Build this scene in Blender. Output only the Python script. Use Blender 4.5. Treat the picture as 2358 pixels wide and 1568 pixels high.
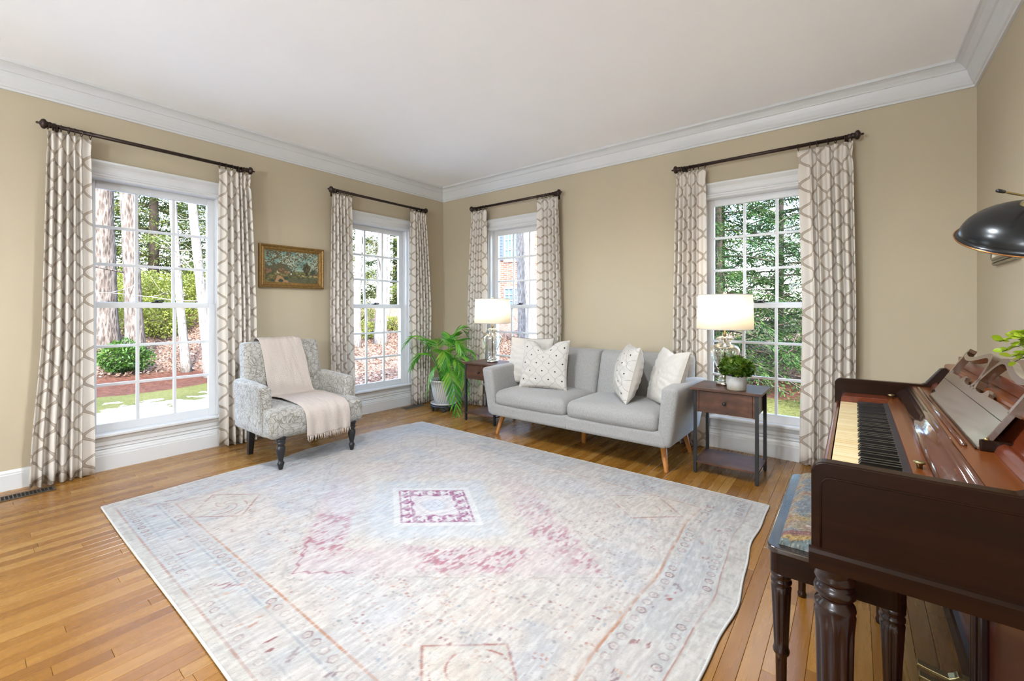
import bpy, bmesh, math, random
import numpy as np
from mathutils import Vector, Matrix

# ------------------------------------------------------------------ camera, world, sun, exposure
for o in list(bpy.data.objects):
    bpy.data.objects.remove(o, do_unlink=True)
SC = bpy.context.scene
COL = SC.collection
PI = math.pi

cam_d = bpy.data.cameras.new('camera')
cam = bpy.data.objects.new('camera', cam_d)
COL.objects.link(cam)
cam_d.sensor_width = 36.0
cam_d.lens = 36.0 * 1006.0 / 2358.0
cam_d.shift_y = -(784.0 - 711.0) / 2358.0
cam_d.clip_start = 0.05
cam_d.clip_end = 300
cam.location = (0, 0, 1.17)
cam.rotation_euler = (PI / 2, 0, math.radians(38.11))
SC.camera = cam

SC.view_settings.view_transform = 'Standard'
SC.view_settings.look = 'None'
SC.view_settings.gamma = 1.0
SC.view_settings.use_curve_mapping = False
SC.view_settings.exposure = 1.57

world = bpy.data.worlds.new('world')
SC.world = world
world.use_nodes = True
wnt = world.node_tree
wnt.nodes.clear()
sky = wnt.nodes.new('ShaderNodeTexSky')
sky.sky_type = 'NISHITA'
sky.sun_disc = False
sky.sun_elevation = math.radians(42)
sky.sun_rotation = math.radians(120)
sky.air_density = 1.0
sky.dust_density = 1.5
bgn = wnt.nodes.new('ShaderNodeBackground')
bgn.inputs['Strength'].default_value = 1.35
won = wnt.nodes.new('ShaderNodeOutputWorld')
wnt.links.new(sky.outputs[0], bgn.inputs['Color'])
wnt.links.new(bgn.outputs[0], won.inputs['Surface'])

sun_d = bpy.data.lights.new('sun', 'SUN')
sun_d.energy = 6.2
sun_d.angle = math.radians(1.2)
sun_d.color = (1.0, 0.94, 0.84)
sun = bpy.data.objects.new('sun', sun_d)
COL.objects.link(sun)
sun.location = (10, -8, 14)
sun.rotation_euler = Vector((-0.72, 0.42, -0.66)).to_track_quat('-Z', 'Y').to_euler()

FILL_CHANDELIER_W = 106.0      # unseen chandeliers added behind the camera to brighten the room
FILL_DOWN_W = 80.0          # two unseen downlights, added above the frame for fill light
TABLE_LAMP_W = 1.1

# ------------------------------------------------------------------ shader helpers
KALB = 0.72      # painted, woven and wooden things reflect less than their photographed tone
def lin(c):
    def f(v):
        v /= 255.0
        return v / 12.92 if v <= 0.04045 else ((v + 0.055) / 1.055) ** 2.4
    return (f(c[0]) * KALB, f(c[1]) * KALB, f(c[2]) * KALB, 1.0)


class X:
    """a scalar socket with arithmetic"""
    def __init__(s, nt, k): s.nt = nt; s.k = k
    def _m(s, op, *a, clamp=False):
        n = s.nt.nodes.new('ShaderNodeMath'); n.operation = op; n.use_clamp = clamp
        for i, v in enumerate(a):
            if isinstance(v, X): s.nt.links.new(v.k, n.inputs[i])
            else: n.inputs[i].default_value = v
        return X(s.nt, n.outputs[0])
    def __add__(s, o): return s._m('ADD', s, o)
    def __radd__(s, o): return s._m('ADD', o, s)
    def __sub__(s, o): return s._m('SUBTRACT', s, o)
    def __rsub__(s, o): return s._m('SUBTRACT', o, s)
    def __mul__(s, o): return s._m('MULTIPLY', s, o)
    def __rmul__(s, o): return s._m('MULTIPLY', o, s)
    def __truediv__(s, o): return s._m('DIVIDE', s, o)
    def abs(s): return s._m('ABSOLUTE', s)
    def sin(s): return s._m('SINE', s)
    def cos(s): return s._m('COSINE', s)
    def sqrt(s): return s._m('SQRT', s)
    def frac(s): return s._m('FRACT', s)
    def rnd(s): return s._m('ROUND', s)
    def floor(s): return s._m('FLOOR', s)
    def lt(s, o): return s._m('LESS_THAN', s, o)
    def gt(s, o): return s._m('GREATER_THAN', s, o)
    def mn(s, o): return s._m('MINIMUM', s, o)
    def mx(s, o): return s._m('MAXIMUM', s, o)
    def clamp(s): return s._m('ADD', s, 0.0, clamp=True)
    def smooth(s, a, b):
        n = s.nt.nodes.new('ShaderNodeMapRange'); n.interpolation_type = 'SMOOTHSTEP'
        s.nt.links.new(s.k, n.inputs['Value'])
        n.inputs['From Min'].default_value = a; n.inputs['From Max'].default_value = b
        return X(s.nt, n.outputs[0])


class MT:
    """material under construction"""
    def __init__(s, name, rough=0.6, metal=0.0, spec=0.5, coat=0.0, coat_rough=0.1):
        s.m = bpy.data.materials.new(name); s.m.use_nodes = True
        s.nt = s.m.node_tree
        s.b = s.nt.nodes['Principled BSDF']
        s.b.inputs['Roughness'].default_value = rough
        s.b.inputs['Metallic'].default_value = metal
        s.b.inputs['Specular IOR Level'].default_value = spec
        s.b.inputs['Coat Weight'].default_value = coat
        s.b.inputs['Coat Roughness'].default_value = coat_rough
        s.out = s.nt.nodes['Material Output']
    def n(s, t): return s.nt.nodes.new(t)
    def L(s, a, b): s.nt.links.new(a, b)
    def coord(s, kind='Object', scale=(1, 1, 1), rot=(0, 0, 0)):
        if kind == 'World':
            k = s.n('ShaderNodeNewGeometry').outputs['Position']
        else:
            k = s.n('ShaderNodeTexCoord').outputs[kind]
        mp = s.n('ShaderNodeMapping')
        mp.inputs['Scale'].default_value = scale
        mp.inputs['Rotation'].default_value = rot
        s.L(k, mp.inputs['Vector'])
        return mp.outputs[0]
    def xyz(s, vec):
        n = s.n('ShaderNodeSeparateXYZ'); s.L(vec, n.inputs[0])
        return [X(s.nt, n.outputs[i]) for i in range(3)]
    def noise(s, vec=None, scale=5, detail=4, rough=0.55, dist=0.0):
        n = s.n('ShaderNodeTexNoise'); n.inputs['Scale'].default_value = scale
        n.inputs['Detail'].default_value = detail; n.inputs['Roughness'].default_value = rough
        n.inputs['Distortion'].default_value = dist
        if vec is not None: s.L(vec, n.inputs['Vector'])
        return X(s.nt, n.outputs['Fac'])
    def voro(s, vec=None, scale=5, feature='F1', out='Distance'):
        n = s.n('ShaderNodeTexVoronoi'); n.feature = feature; n.inputs['Scale'].default_value = scale
        if vec is not None: s.L(vec, n.inputs['Vector'])
        return n.outputs[out]
    def ramp(s, fac, stops):
        n = s.n('ShaderNodeValToRGB'); s.L(fac.k if isinstance(fac, X) else fac, n.inputs[0])
        el = n.color_ramp.elements
        while len(el) < len(stops): el.new(0.5)
        for e, (p, c) in zip(el, stops): e.position = p; e.color = c
        return n.outputs[0]
    def mix(s, fac, a, b, mode='MIX'):
        n = s.n('ShaderNodeMix'); n.data_type = 'RGBA'; n.blend_type = mode
        for v, i in ((fac, 0), (a, 6), (b, 7)):
            if isinstance(v, X): s.L(v.k, n.inputs[i])
            elif isinstance(v, bpy.types.NodeSocket): s.L(v, n.inputs[i])
            else: n.inputs[i].default_value = v
        return n.outputs[2]
    def color(s, v):
        if isinstance(v, bpy.types.NodeSocket): s.L(v, s.b.inputs['Base Color'])
        else: s.b.inputs['Base Color'].default_value = v
        return s
    def bump(s, h, strength=0.3, dist=0.01):
        n = s.n('ShaderNodeBump'); n.inputs['Strength'].default_value = strength
        n.inputs['Distance'].default_value = dist
        s.L(h.k if isinstance(h, X) else h, n.inputs['Height'])
        s.L(n.outputs[0], s.b.inputs['Normal'])
        return s
    def rough(s, x): s.L(x.k, s.b.inputs['Roughness']); return s


def plain(name, c, rough=0.5, metal=0.0, var=0.06, scale=12, bump=0.0, bscale=60, spec=0.5, coat=0.0, coat_rough=0.1):
    m = MT(name, rough, metal, spec, coat, coat_rough)
    a = lin(c)
    co = m.coord('Object')
    f = m.noise(co, scale, 3)
    lo = tuple(max(0, v * (1 - var)) for v in a[:3]) + (1,)
    hi = tuple(min(1, v * (1 + var)) for v in a[:3]) + (1,)
    m.color(m.ramp(f, [(0.3, lo), (0.7, hi)]))
    if bump: m.bump(m.noise(co, bscale, 3), bump, 0.004)
    return m.m

M = {}
M['wall'] = plain('beige_wall_paint', (213, 198, 171), 0.75, var=0.012, scale=2.0, bump=0.05, bscale=220, spec=0.25)
KALB = 1.0
M['ceiling'] = plain('ceiling_paint', (246, 245, 245), 0.8, var=0.01, scale=2, bump=0.05, bscale=200, spec=0.2)
M['chrome'] = plain('polished_chrome', (215, 210, 200), 0.12, 1.0, var=0.03)
KALB = 0.72
M['trim'] = plain('white_trim_paint', (238, 238, 238), 0.35, var=0.01, scale=3, spec=0.4)
M['vinyl'] = plain('window_white', (240, 240, 241), 0.3, var=0.01, scale=4, spec=0.4)
M['bronze'] = plain('oiled_bronze', (66, 50, 44), 0.4, 0.55, var=0.25, scale=40)
M['blackmetal'] = plain('black_powder_metal', (38, 37, 38), 0.5, 0.2, var=0.08)
M['blacklacquer'] = plain('black_lacquer', (38, 36, 38), 0.35, var=0.15, spec=0.5)
M['brass'] = plain('aged_brass', (178, 160, 112), 0.3, 0.9, var=0.15, scale=30)
M['copper'] = plain('copper_rim', (176, 118, 66), 0.3, 0.85, var=0.1)
M['gold'] = plain('antique_gold_frame', (164, 128, 72), 0.42, 0.5, var=0.25, scale=45, bump=0.25, bscale=120)
M['silver'] = plain('tarnished_silver', (170, 160, 140), 0.35, 0.8, var=0.3, scale=60, bump=0.5, bscale=160)
M['soil'] = plain('potting_soil', (62, 48, 38), 0.95, var=0.4, scale=60, bump=0.8, bscale=120)
M['plastic'] = plain('black_plastic', (45, 49, 58), 0.4, var=0.05)
M['whiteglaze'] = plain('white_glaze', (226, 225, 222), 0.18, var=0.04, spec=0.6)
M['vent'] = plain('bronze_vent', (98, 82, 66), 0.45, 0.4, var=0.1)
M['ventgrey'] = plain('grey_vent', (118, 112, 104), 0.5, 0.3, var=0.1)
M['darkvoid'] = plain('duct_dark', (18, 16, 14), 0.9, var=0.1)
M['legwood'] = plain('honey_leg_wood', (190, 122, 54), 0.4, var=0.2, scale=9)
M['felt'] = plain('key_felt', (44, 34, 32), 0.95, var=0.2)
M['ebony'] = plain('ebony_key', (28, 26, 26), 0.22, var=0.08)
M['darkgrey'] = plain('window_lock', (50, 50, 52), 0.4, 0.4, var=0.05)


def wood(name, dark, light, axis='Y', rough=0.3, coat=0.3, gscale=1.0, bumpk=0.04, kind='Object', contrast=1.0, spec=0.5):
    m = MT(name, rough, spec=spec, coat=coat, coat_rough=0.12)
    st = {'X': (1.5, 22, 22), 'Y': (22, 1.5, 22), 'Z': (22, 22, 1.5)}[axis]
    co = m.coord(kind, tuple(v * gscale for v in st))
    f1 = m.noise(co, 1.0, 5, 0.6, 0.8)
    co2 = m.coord(kind, tuple(v * gscale * 3.2 for v in st))
    f2 = m.noise(co2, 1.0, 3, 0.6, 0.3)
    f = f1 * 0.7 + f2 * 0.3
    m.color(m.ramp(f, [(0.5 - 0.2 * contrast, lin(dark)), (0.5 + 0.2 * contrast, lin(light))]))
    m.bump(f, bumpk, 0.004)
    return m.m

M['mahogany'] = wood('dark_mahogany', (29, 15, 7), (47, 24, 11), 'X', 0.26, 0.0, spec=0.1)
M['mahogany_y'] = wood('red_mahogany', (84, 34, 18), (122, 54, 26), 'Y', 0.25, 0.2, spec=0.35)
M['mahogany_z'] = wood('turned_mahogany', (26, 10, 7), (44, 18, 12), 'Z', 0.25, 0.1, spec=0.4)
M['rosewood'] = wood('brown_lid_wood', (98, 48, 18), (134, 70, 28), 'Y', 0.24, 0.12, contrast=1.6, spec=0.3)
M['polished'] = wood('polished_fall_strip', (70, 36, 20), (98, 54, 32), 'Y', 0.08, 1.0, contrast=1.6)
M['polished_dark'] = wood('polished_dark_edge', (26, 14, 8), (44, 23, 12), 'Y', 0.15, 0.8)
M['deskwood'] = wood('worn_music_desk', (78, 52, 36), (104, 74, 54), 'Y', 0.16, 0.9, contrast=1.8)


def rustic():
    m = MT('rustic_brown_laminate', 0.4, spec=0.3)
    co = m.coord('Object', (2.0, 14, 14))
    f = m.noise(co, 1.6, 5, 0.6, 0.6)
    p = m.noise(m.coord('Object'), 7, 4, 0.6)
    c = m.ramp(f * 0.45 + p * 0.55, [(0.30, lin((54, 35, 26))), (0.52, lin((92, 59, 42))), (0.72, lin((132, 90, 64)))])
    m.color(c)
    return m.m
M['rustic'] = rustic()


def oak():
    m = MT('honey_oak_strip', 0.3, coat=0.15, coat_rough=0.18, spec=0.4)
    geo = m.n('ShaderNodeNewGeometry'); oi = m.n('ShaderNodeObjectInfo')
    r = (X(m.nt, geo.outputs['Random Per Island']) + X(m.nt, oi.outputs['Random']) * 7.31).frac()
    x, y, z = m.xyz(geo.outputs['Position'])
    cb = m.n('ShaderNodeCombineXYZ')
    m.L((x * 26.0 + r * 37.0).k, cb.inputs[0]); m.L((y * 1.5 + r * 91.0).k, cb.inputs[1]); m.L((r * 13.0).k, cb.inputs[2])
    f1 = m.noise(cb.outputs[0], 1.0, 5, 0.62, 1.1)
    cb2 = m.n('ShaderNodeCombineXYZ')
    m.L((x * 130.0 + r * 37.0).k, cb2.inputs[0]); m.L((y * 5.0).k, cb2.inputs[1]); m.L((r * 17.0).k, cb2.inputs[2])
    f2 = m.noise(cb2.outputs[0], 1.0, 3)
    rings = ((f1 * 34.0).sin() * 0.5 + 0.5)
    base = m.ramp(r, [(0.0, lin((138, 88, 28))), (0.35, lin((156, 104, 36))), (0.7, lin((168, 116, 46))), (1.0, lin((184, 136, 68)))])
    dk = m.mix((rings * 0.14 + f2.smooth(0.5, 0.75) * 0.22).clamp(), base, lin((110, 64, 14)))
    m.color(dk)
    m.bump(f2, 0.05, 0.002)
    m.rough(f1 * 0.15 + 0.2)
    return m.m
M['oak'] = oak()


def glass_pane():
    m = bpy.data.materials.new('window_glass'); m.use_nodes = True
    nt = m.node_tree; nt.nodes.clear()
    o = nt.nodes.new('ShaderNodeOutputMaterial'); mx = nt.nodes.new('ShaderNodeMixShader')
    t = nt.nodes.new('ShaderNodeBsdfTransparent'); g = nt.nodes.new('ShaderNodeBsdfGlossy')
    fr = nt.nodes.new('ShaderNodeFresnel'); fr.inputs['IOR'].default_value = 1.12
    g.inputs['Roughness'].default_value = 0.01
    t.inputs['Color'].default_value = (0.985, 0.99, 0.988, 1)
    nt.links.new(fr.outputs[0], mx.inputs[0]); nt.links.new(t.outputs[0], mx.inputs[1]); nt.links.new(g.outputs[0], mx.inputs[2])
    nt.links.new(mx.outputs[0], o.inputs[0])
    return m
M['glass'] = glass_pane()


def mercury_glass():
    m = bpy.data.materials.new('mercury_glass'); m.use_nodes = True
    nt = m.node_tree; nt.nodes.clear()
    o = nt.nodes.new('ShaderNodeOutputMaterial'); mx = nt.nodes.new('ShaderNodeMixShader')
    t = nt.nodes.new('ShaderNodeBsdfTransparent'); g = nt.nodes.new('ShaderNodeBsdfGlossy')
    lw = nt.nodes.new('ShaderNodeLayerWeight'); lw.inputs['Blend'].default_value = 0.42
    tc = nt.nodes.new('ShaderNodeTexCoord')
    nz = nt.nodes.new('ShaderNodeTexNoise'); nz.inputs['Scale'].default_value = 90; nz.inputs['Detail'].default_value = 4
    nt.links.new(tc.outputs['Object'], nz.inputs['Vector'])
    sp = X(nt, nz.outputs['Fac']).smooth(0.45, 0.7)
    f = (X(nt, lw.outputs['Facing']) * 0.85 + sp * 0.22 + 0.12).clamp()
    g.inputs['Roughness'].default_value = 0.06; g.inputs['Color'].default_value = (0.93, 0.90, 0.84, 1)
    t.inputs['Color'].default_value = (0.93, 0.93, 0.91, 1)
    nt.links.new(f.k, mx.inputs[0]); nt.links.new(t.outputs[0], mx.inputs[1]); nt.links.new(g.outputs[0], mx.inputs[2])
    nt.links.new(mx.outputs[0], o.inputs[0])
    return m
M['mercury'] = mercury_glass()


def fabric(name, c1, c2, scale=420, bump=0.25, rough=0.9, extra=None, stretch=(1, 1, 1)):
    m = MT(name, rough, spec=0.15)
    m.b.inputs['Sheen Weight'].default_value = 0.25
    co = m.coord('Object', stretch)
    a = m.noise(co, scale, 2, 0.7)
    b = m.noise(co, scale * 0.3, 3, 0.6)
    f = a * 0.7 + b * 0.3
    m.color(m.ramp(f, [(0.36, lin(c1)), (0.64, lin(c2))]))
    m.bump(f, bump, 0.002)
    return m.m
M['sofa'] = fabric('grey_heather_weave', (146, 143, 140), (188, 184, 180), 1.0, 0.25, stretch=(620, 620, 160))
M['pillow'] = fabric('ivory_linen', (208, 201, 191), (226, 219, 210), 300, 0.3)
M['piping'] = plain('taupe_piping', (140, 124, 108), 0.8)
M['shade_trim'] = plain('shade_trim', (214, 208, 198), 0.8)


def throw_mat():
    m = MT('gauze_cotton', 0.95, spec=0.1)
    x, y, z = m.xyz(m.n('ShaderNodeTexCoord').outputs['UV'])
    w = m.noise(m.coord('UV'), 30, 3) * 0.012
    gx = (((x + w) * 2 * PI / 0.0075).sin() * 0.5 + 0.5)
    gy = (((y + w) * 2 * PI / 0.0080).sin() * 0.5 + 0.5)
    g = (gx * 0.5 + gy * 0.5)
    n = m.noise(m.coord('UV'), 120, 3)
    f = (g * 0.65 + n * 0.35)
    m.color(m.ramp(f, [(0.2, lin((200, 184, 172))), (0.75, lin((222, 209, 199)))]))
    m.bump(f, 0.5, 0.004)
    return m.m
M['throw'] = throw_mat()


def paisley():
    m = MT('grey_paisley_chenille', 0.9, spec=0.15)
    m.b.inputs['Sheen Weight'].default_value = 0.3
    co = m.coord('Object')
    wn = m.n('ShaderNodeTexNoise'); wn.inputs['Scale'].default_value = 5.0
    m.L(co, wn.inputs['Vector'])
    va = m.n('ShaderNodeVectorMath'); va.operation = 'MULTIPLY_ADD'
    m.L(wn.outputs['Color'], va.inputs[0]); va.inputs[1].default_value = (0.16, 0.16, 0.16); m.L(co, va.inputs[2])
    d = X(m.nt, m.voro(va.outputs[0], 10.0))
    rings = ((d * 70.0).sin() * 0.5 + 0.5)
    d2 = X(m.nt, m.voro(va.outputs[0], 26.0, 'DISTANCE_TO_EDGE'))
    fine = d2.smooth(0.02, 0.12)
    n = m.noise(co, 350, 2)
    zone = m.noise(co, 9, 2).smooth(0.42, 0.58)
    f = rings * 0.34 + fine * 0.3 + n * 0.34 + zone * 0.14
    m.color(m.ramp(f, [(0.25, lin((132, 125, 114))), (0.52, lin((162, 156, 146))), (0.85, lin((198, 193, 186)))]))
    m.bump(f, 0.3, 0.003)
    return m.m
M['paisley'] = paisley()


def ogee_distance(m, u, v, W, P):
    s = u / W
    k = s.rnd()
    q = s - k
    par = 1.0 - (k * 0.5).frac() * 4.0           # +1 even, -1 odd
    ph = v * (2 * PI / P)
    d = (q - par * ph.cos() * 0.5).abs() * W
    sl = ph.sin() * (W * 0.5 * 2 * PI / P)
    return d / (sl * sl + 1.0).sqrt()


def curtain_mat():
    m = MT('ogee_curtain_linen', 0.85, spec=0.15)
    uv = m.n('ShaderNodeTexCoord').outputs['UV']
    u, v, _ = m.xyz(uv)
    d = ogee_distance(m, u, v, 0.102, 0.19)
    band = d.smooth(0.0082, 0.0072)
    edge = (d - 0.0070).abs().smooth(0.0020, 0.0008)
    wn = m.noise(m.coord('UV', (500, 900, 1)), 1.0, 2)
    cloth = m.ramp(wn, [(0.3, lin((238, 230, 220))), (0.7, lin((252, 245, 236)))])
    c1 = m.mix(band, cloth, lin((204, 190, 174)))
    c2 = m.mix(edge * 0.7, c1, lin((158, 141, 124)))
    m.color(c2)
    m.bump(wn, 0.12, 0.001)
    tr = m.n('ShaderNodeBsdfTranslucent'); m.L(c2, tr.inputs['Color'])
    mx = m.n('ShaderNodeMixShader'); mx.inputs[0].default_value = 0.3
    m.L(m.b.outputs[0], mx.inputs[1]); m.L(tr.outputs[0], mx.inputs[2]); m.L(mx.outputs[0], m.out.inputs[0])
    return m.m
KALB = 0.9
M['curtain'] = curtain_mat()
KALB = 0.72


def embroidered():
    m = MT('embroidered_ivory_linen', 0.9, spec=0.15)
    uv = m.n('ShaderNodeTexCoord').outputs['UV']
    u, v, _ = m.xyz(uv)
    W, P = 0.064, 0.155
    d = ogee_distance(m, u, v, W, P)
    line = d.smooth(0.0017, 0.0006)
    # dots where neighbouring waves meet: s half-integer, alternate rows
    s = u / W + 0.5
    q = (s - s.rnd()) * W
    par = (s.rnd() * 0.5).frac()                    # 0 even / .5 odd
    t = v / P + par
    dv = (t - t.rnd()) * P
    dot = (q.abs() + dv.abs()).smooth(0.0095, 0.0078)
    n = m.noise(m.coord('UV', (1, 1, 1)), 260, 3)
    cloth = m.ramp(n, [(0.3, lin((202, 195, 186))), (0.7, lin((224, 218, 210)))])
    c = m.mix(line * 0.75, cloth, lin((118, 112, 106)))
    c = m.mix(dot, c, lin((30, 27, 27)))
    m.color(c)
    m.bump(n + dot * 0.5 + line * 0.3, 0.3, 0.002)
    return m.m
M['embroid'] = embroidered()


def vcol_mat(name, rough=0.9, noise_scale=700, amt=0.12, bump=0.3, spec=0.15, coat=0.0):
    m = MT(name, rough, spec=spec, coat=coat)
    a = m.n('ShaderNodeVertexColor'); a.layer_name = 'Col'
    n = m.noise(m.coord('Object'), noise_scale, 2, 0.7)
    k = n * (2 * amt) + (1.0 - amt)
    cb = m.n('ShaderNodeCombineColor')
    for i in range(3): m.L(k.k, cb.inputs[i])
    m.color(m.mix(1.0, a.outputs[0], cb.outputs[0], 'MULTIPLY'))
    m.bump(n, bump, 0.003)
    return m.m
M['rug'] = vcol_mat('faded_rug_pile', 0.95, 420, 0.16, 0.5)
M['canvas'] = vcol_mat('oil_painting', 0.5, 300, 0.1, 0.25, 0.4)
M['tapestry'] = vcol_mat('tapestry_cloth', 0.9, 600, 0.2, 0.5)
M['bounce_rug'] = fabric('pale_grey_pile', (214, 216, 220), (232, 234, 238), 300)
M['rugedge'] = fabric('rug_binding', (196, 190, 182), (224, 219, 212), 300)


KALB = 1.0
def shade_mat():
    m = MT('lamp_shade_linen', 0.9, spec=0.1)
    n = m.noise(m.coord('Object', (1, 1, 1)), 300, 2)
    c = m.ramp(n, [(0.3, lin((244, 238, 228))), (0.7, lin((252, 248, 240)))])
    m.color(c)
    tr = m.n('ShaderNodeBsdfTranslucent'); m.L(c, tr.inputs['Color'])
    mx = m.n('ShaderNodeMixShader'); mx.inputs[0].default_value = 0.6
    m.L(m.b.outputs[0], mx.inputs[1]); m.L(tr.outputs[0], mx.inputs[2]); m.L(mx.outputs[0], m.out.inputs[0])
    return m.m
M['shade'] = shade_mat()
KALB = 0.72


def bulb_mat():
    m = MT('lit_bulb', 0.4)
    m.b.inputs['Emission Color'].default_value = (1, 0.85, 0.62, 1)
    m.b.inputs['Emission Strength'].default_value = 12
    return m.m
M['bulb'] = bulb_mat()


def leafmat(name, cols, rough=0.45, trans=0.25, scale=3.0, island=True, spec=0.3):
    m = MT(name, rough, spec=spec)
    geo = m.n('ShaderNodeNewGeometry'); oi = m.n('ShaderNodeObjectInfo')
    r = (X(m.nt, geo.outputs['Random Per Island']) + X(m.nt, oi.outputs['Random']) * 5.7).frac()
    n = m.noise(geo.outputs['Position'], scale, 2)
    f = (r * 0.6 + n * 0.8 - 0.2).clamp()
    st = [(i / max(1, len(cols) - 1), lin(c)) for i, c in enumerate(cols)]
    c = m.ramp(f, st)
    m.color(c)
    tr = m.n('ShaderNodeBsdfTranslucent'); m.L(c, tr.inputs['Color'])
    mx = m.n('ShaderNodeMixShader'); mx.inputs[0].default_value = trans
    m.L(m.b.outputs[0], mx.inputs[1]); m.L(tr.outputs[0], mx.inputs[2]); m.L(mx.outputs[0], m.out.inputs[0])
    return m.m
M['palm'] = leafmat('palm_green', [(40, 110, 34), (76, 158, 44), (128, 190, 58), (176, 206, 84)], 0.35, 0.3, 9)
M['topleaf'] = leafmat('boxwood_green', [(26, 48, 12), (50, 82, 18), (84, 116, 28), (132, 154, 44)], 0.4, 0.15, 30)
M['eucleaf'] = leafmat('lime_leaf', [(140, 176, 30), (182, 206, 48), (214, 226, 92)], 0.4, 0.35, 20)
KALB = 0.24      # woodland, ground and masonry outdoors
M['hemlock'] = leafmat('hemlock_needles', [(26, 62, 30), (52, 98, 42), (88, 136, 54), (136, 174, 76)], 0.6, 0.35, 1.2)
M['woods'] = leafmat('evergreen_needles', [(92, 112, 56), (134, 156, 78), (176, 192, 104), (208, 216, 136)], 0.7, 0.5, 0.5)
M['shrubleaf'] = leafmat('yellow_green_leaves', [(112, 128, 40), (160, 174, 58), (196, 204, 84), (214, 216, 116)], 0.5, 0.35, 1.5)
M['boxwood_out'] = leafmat('garden_shrub_leaves', [(48, 92, 24), (88, 138, 40), (132, 172, 62)], 0.5, 0.3, 2)
M['litter'] = leafmat('fallen_leaves', [(104, 74, 58), (150, 110, 88), (184, 146, 122), (210, 182, 160), (226, 208, 190)], 0.8, 0.2, 1.0)


def bark(name, c1, c2, c3, sc=1.0, bumpk=1.0):
    m = MT(name, 0.9, spec=0.1)
    co = m.coord('Object', (9 * sc, 9 * sc, 2.6 * sc))
    f = m.noise(co, 1.6, 6, 0.65, 1.2)
    v = X(m.nt, m.voro(m.coord('Object', (16 * sc, 16 * sc, 3.2 * sc)), 1.4, 'F1')).smooth(0.1, 0.8)
    g = f * 0.75 + v * 0.25
    m.color(m.ramp(g, [(0.28, lin(c1)), (0.5, lin(c2)), (0.72, lin(c3))]))
    m.bump(g, bumpk, 0.06)
    return m.m
M['bark'] = bark('furrowed_bark', (84, 72, 64), (140, 128, 120), (186, 176, 168))
M['birch'] = bark('pale_birch_bark', (124, 114, 106), (180, 172, 166), (214, 208, 202), 1.4, 0.4)
M['twig'] = plain('pale_twig', (196, 184, 172), 0.9, var=0.2)
M['hembark'] = plain('dark_branch_bark', (96, 80, 68), 0.9, var=0.3)


def ground_mat():
    m = MT('yard_ground', 0.95, spec=0.1)
    pos = m.n('ShaderNodeNewGeometry').outputs['Position']
    x, y, z = m.xyz(pos)
    n1 = m.noise(pos, 0.7, 4)
    # distance from house footprint (x<-4.46 side, y>4.16 side)
    dx = (-4.46 - x); dy = (y - 4.16)
    d = dx.mx(dy) + (n1 - 0.5) * 0.7
    ge = ((1.0 - y.smooth(3.4, 5.0)) * 6.2).mx(x.smooth(-3.5, -2.2) * 4.0)
    d = d - ge + 6.2
    litter_n = m.noise(pos, 11, 5, 0.7)
    v = X(m.nt, m.voro(pos, 16, 'F1', 'Distance'))
    lit = m.ramp((litter_n * 0.7 + v * 0.5), [(0.25, lin((92, 64, 52))), (0.45, lin((146, 108, 88))), (0.62, lin((186, 152, 130))), (0.8, lin((222, 204, 188)))])
    mul = m.ramp(litter_n, [(0.3, lin((90, 56, 44))), (0.7, lin((138, 92, 72)))])
    gr_n = m.noise(pos, 40, 4, 0.7)
    gra = m.ramp(gr_n * 0.6 + n1 * 0.4, [(0.3, lin((84, 92, 44))), (0.5, lin((122, 126, 66))), (0.7, lin((160, 156, 100)))])
    sn_n = m.noise(pos, 2.6, 5, 0.6)
    snow = m.ramp(sn_n, [(0.35, (0.25, 0.29, 0.36, 1)), (0.65, (0.44, 0.47, 0.52, 1))])
    c = m.mix(d.smooth(7.7, 8.5), mul, lit)
    c = m.mix(d.smooth(6.3, 6.15), c, gra)
    snow_on = ((4.75 - d) * 0.5 + (sn_n - 0.46) * 2.2).smooth(0.0, 0.12) * y.lt(4.6)
    c = m.mix(snow_on, c, snow)
    m.color(c)
    m.bump(litter_n + v * 0.5, 0.6, 0.06)
    return m.m
M['ground'] = ground_mat()


def brick_mat():
    m = MT('red_brick', 0.9, spec=0.1)
    b = m.n('ShaderNodeTexBrick')
    b.inputs['Scale'].default_value = 1.0
    b.inputs['Color1'].default_value = lin((196, 120, 96)); b.inputs['Color2'].default_value = lin((222, 156, 130))
    b.inputs['Mortar'].default_value = lin((232, 222, 212))
    b.inputs['Brick Width'].default_value = 0.3; b.inputs['Row Height'].default_value = 0.1; b.inputs['Mortar Size'].default_value = 0.014
    m.L(m.coord('Object', rot=(PI / 2, 0, 0)), b.inputs['Vector'])
    m.color(b.outputs['Color'])
    return m.m
M['brick'] = brick_mat()
M['shutter'] = plain('blue_grey_shutter', (120, 140, 176), 0.7, var=0.05)
M['housetrim'] = plain('house_white', (236, 238, 240), 0.6, var=0.03)
M['roof'] = plain('grey_shingle', (110, 108, 106), 0.9, var=0.2)
M['skypane'] = plain('far_window_glass', (150, 180, 214), 0.1, var=0.1, spec=0.8)
KALB = 0.72


def pot_mat():
    m = MT('rippled_white_glaze', 0.25, spec=0.5)
    co = m.coord('Object')
    x, y, z = m.xyz(co)
    at = x._m('ARCTAN2', y, x)
    w = (at * 34.0 + (z * 16.0).sin() * 5.0)
    s = (w.sin() * 0.5 + 0.5)
    m.color(m.ramp(s, [(0.1, lin((186, 180, 172))), (0.45, lin((226, 223, 218))), (1, lin((236, 234, 230)))]))
    m.bump(s, 0.5, 0.004)
    return m.m
M['ripplepot'] = pot_mat()


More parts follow.
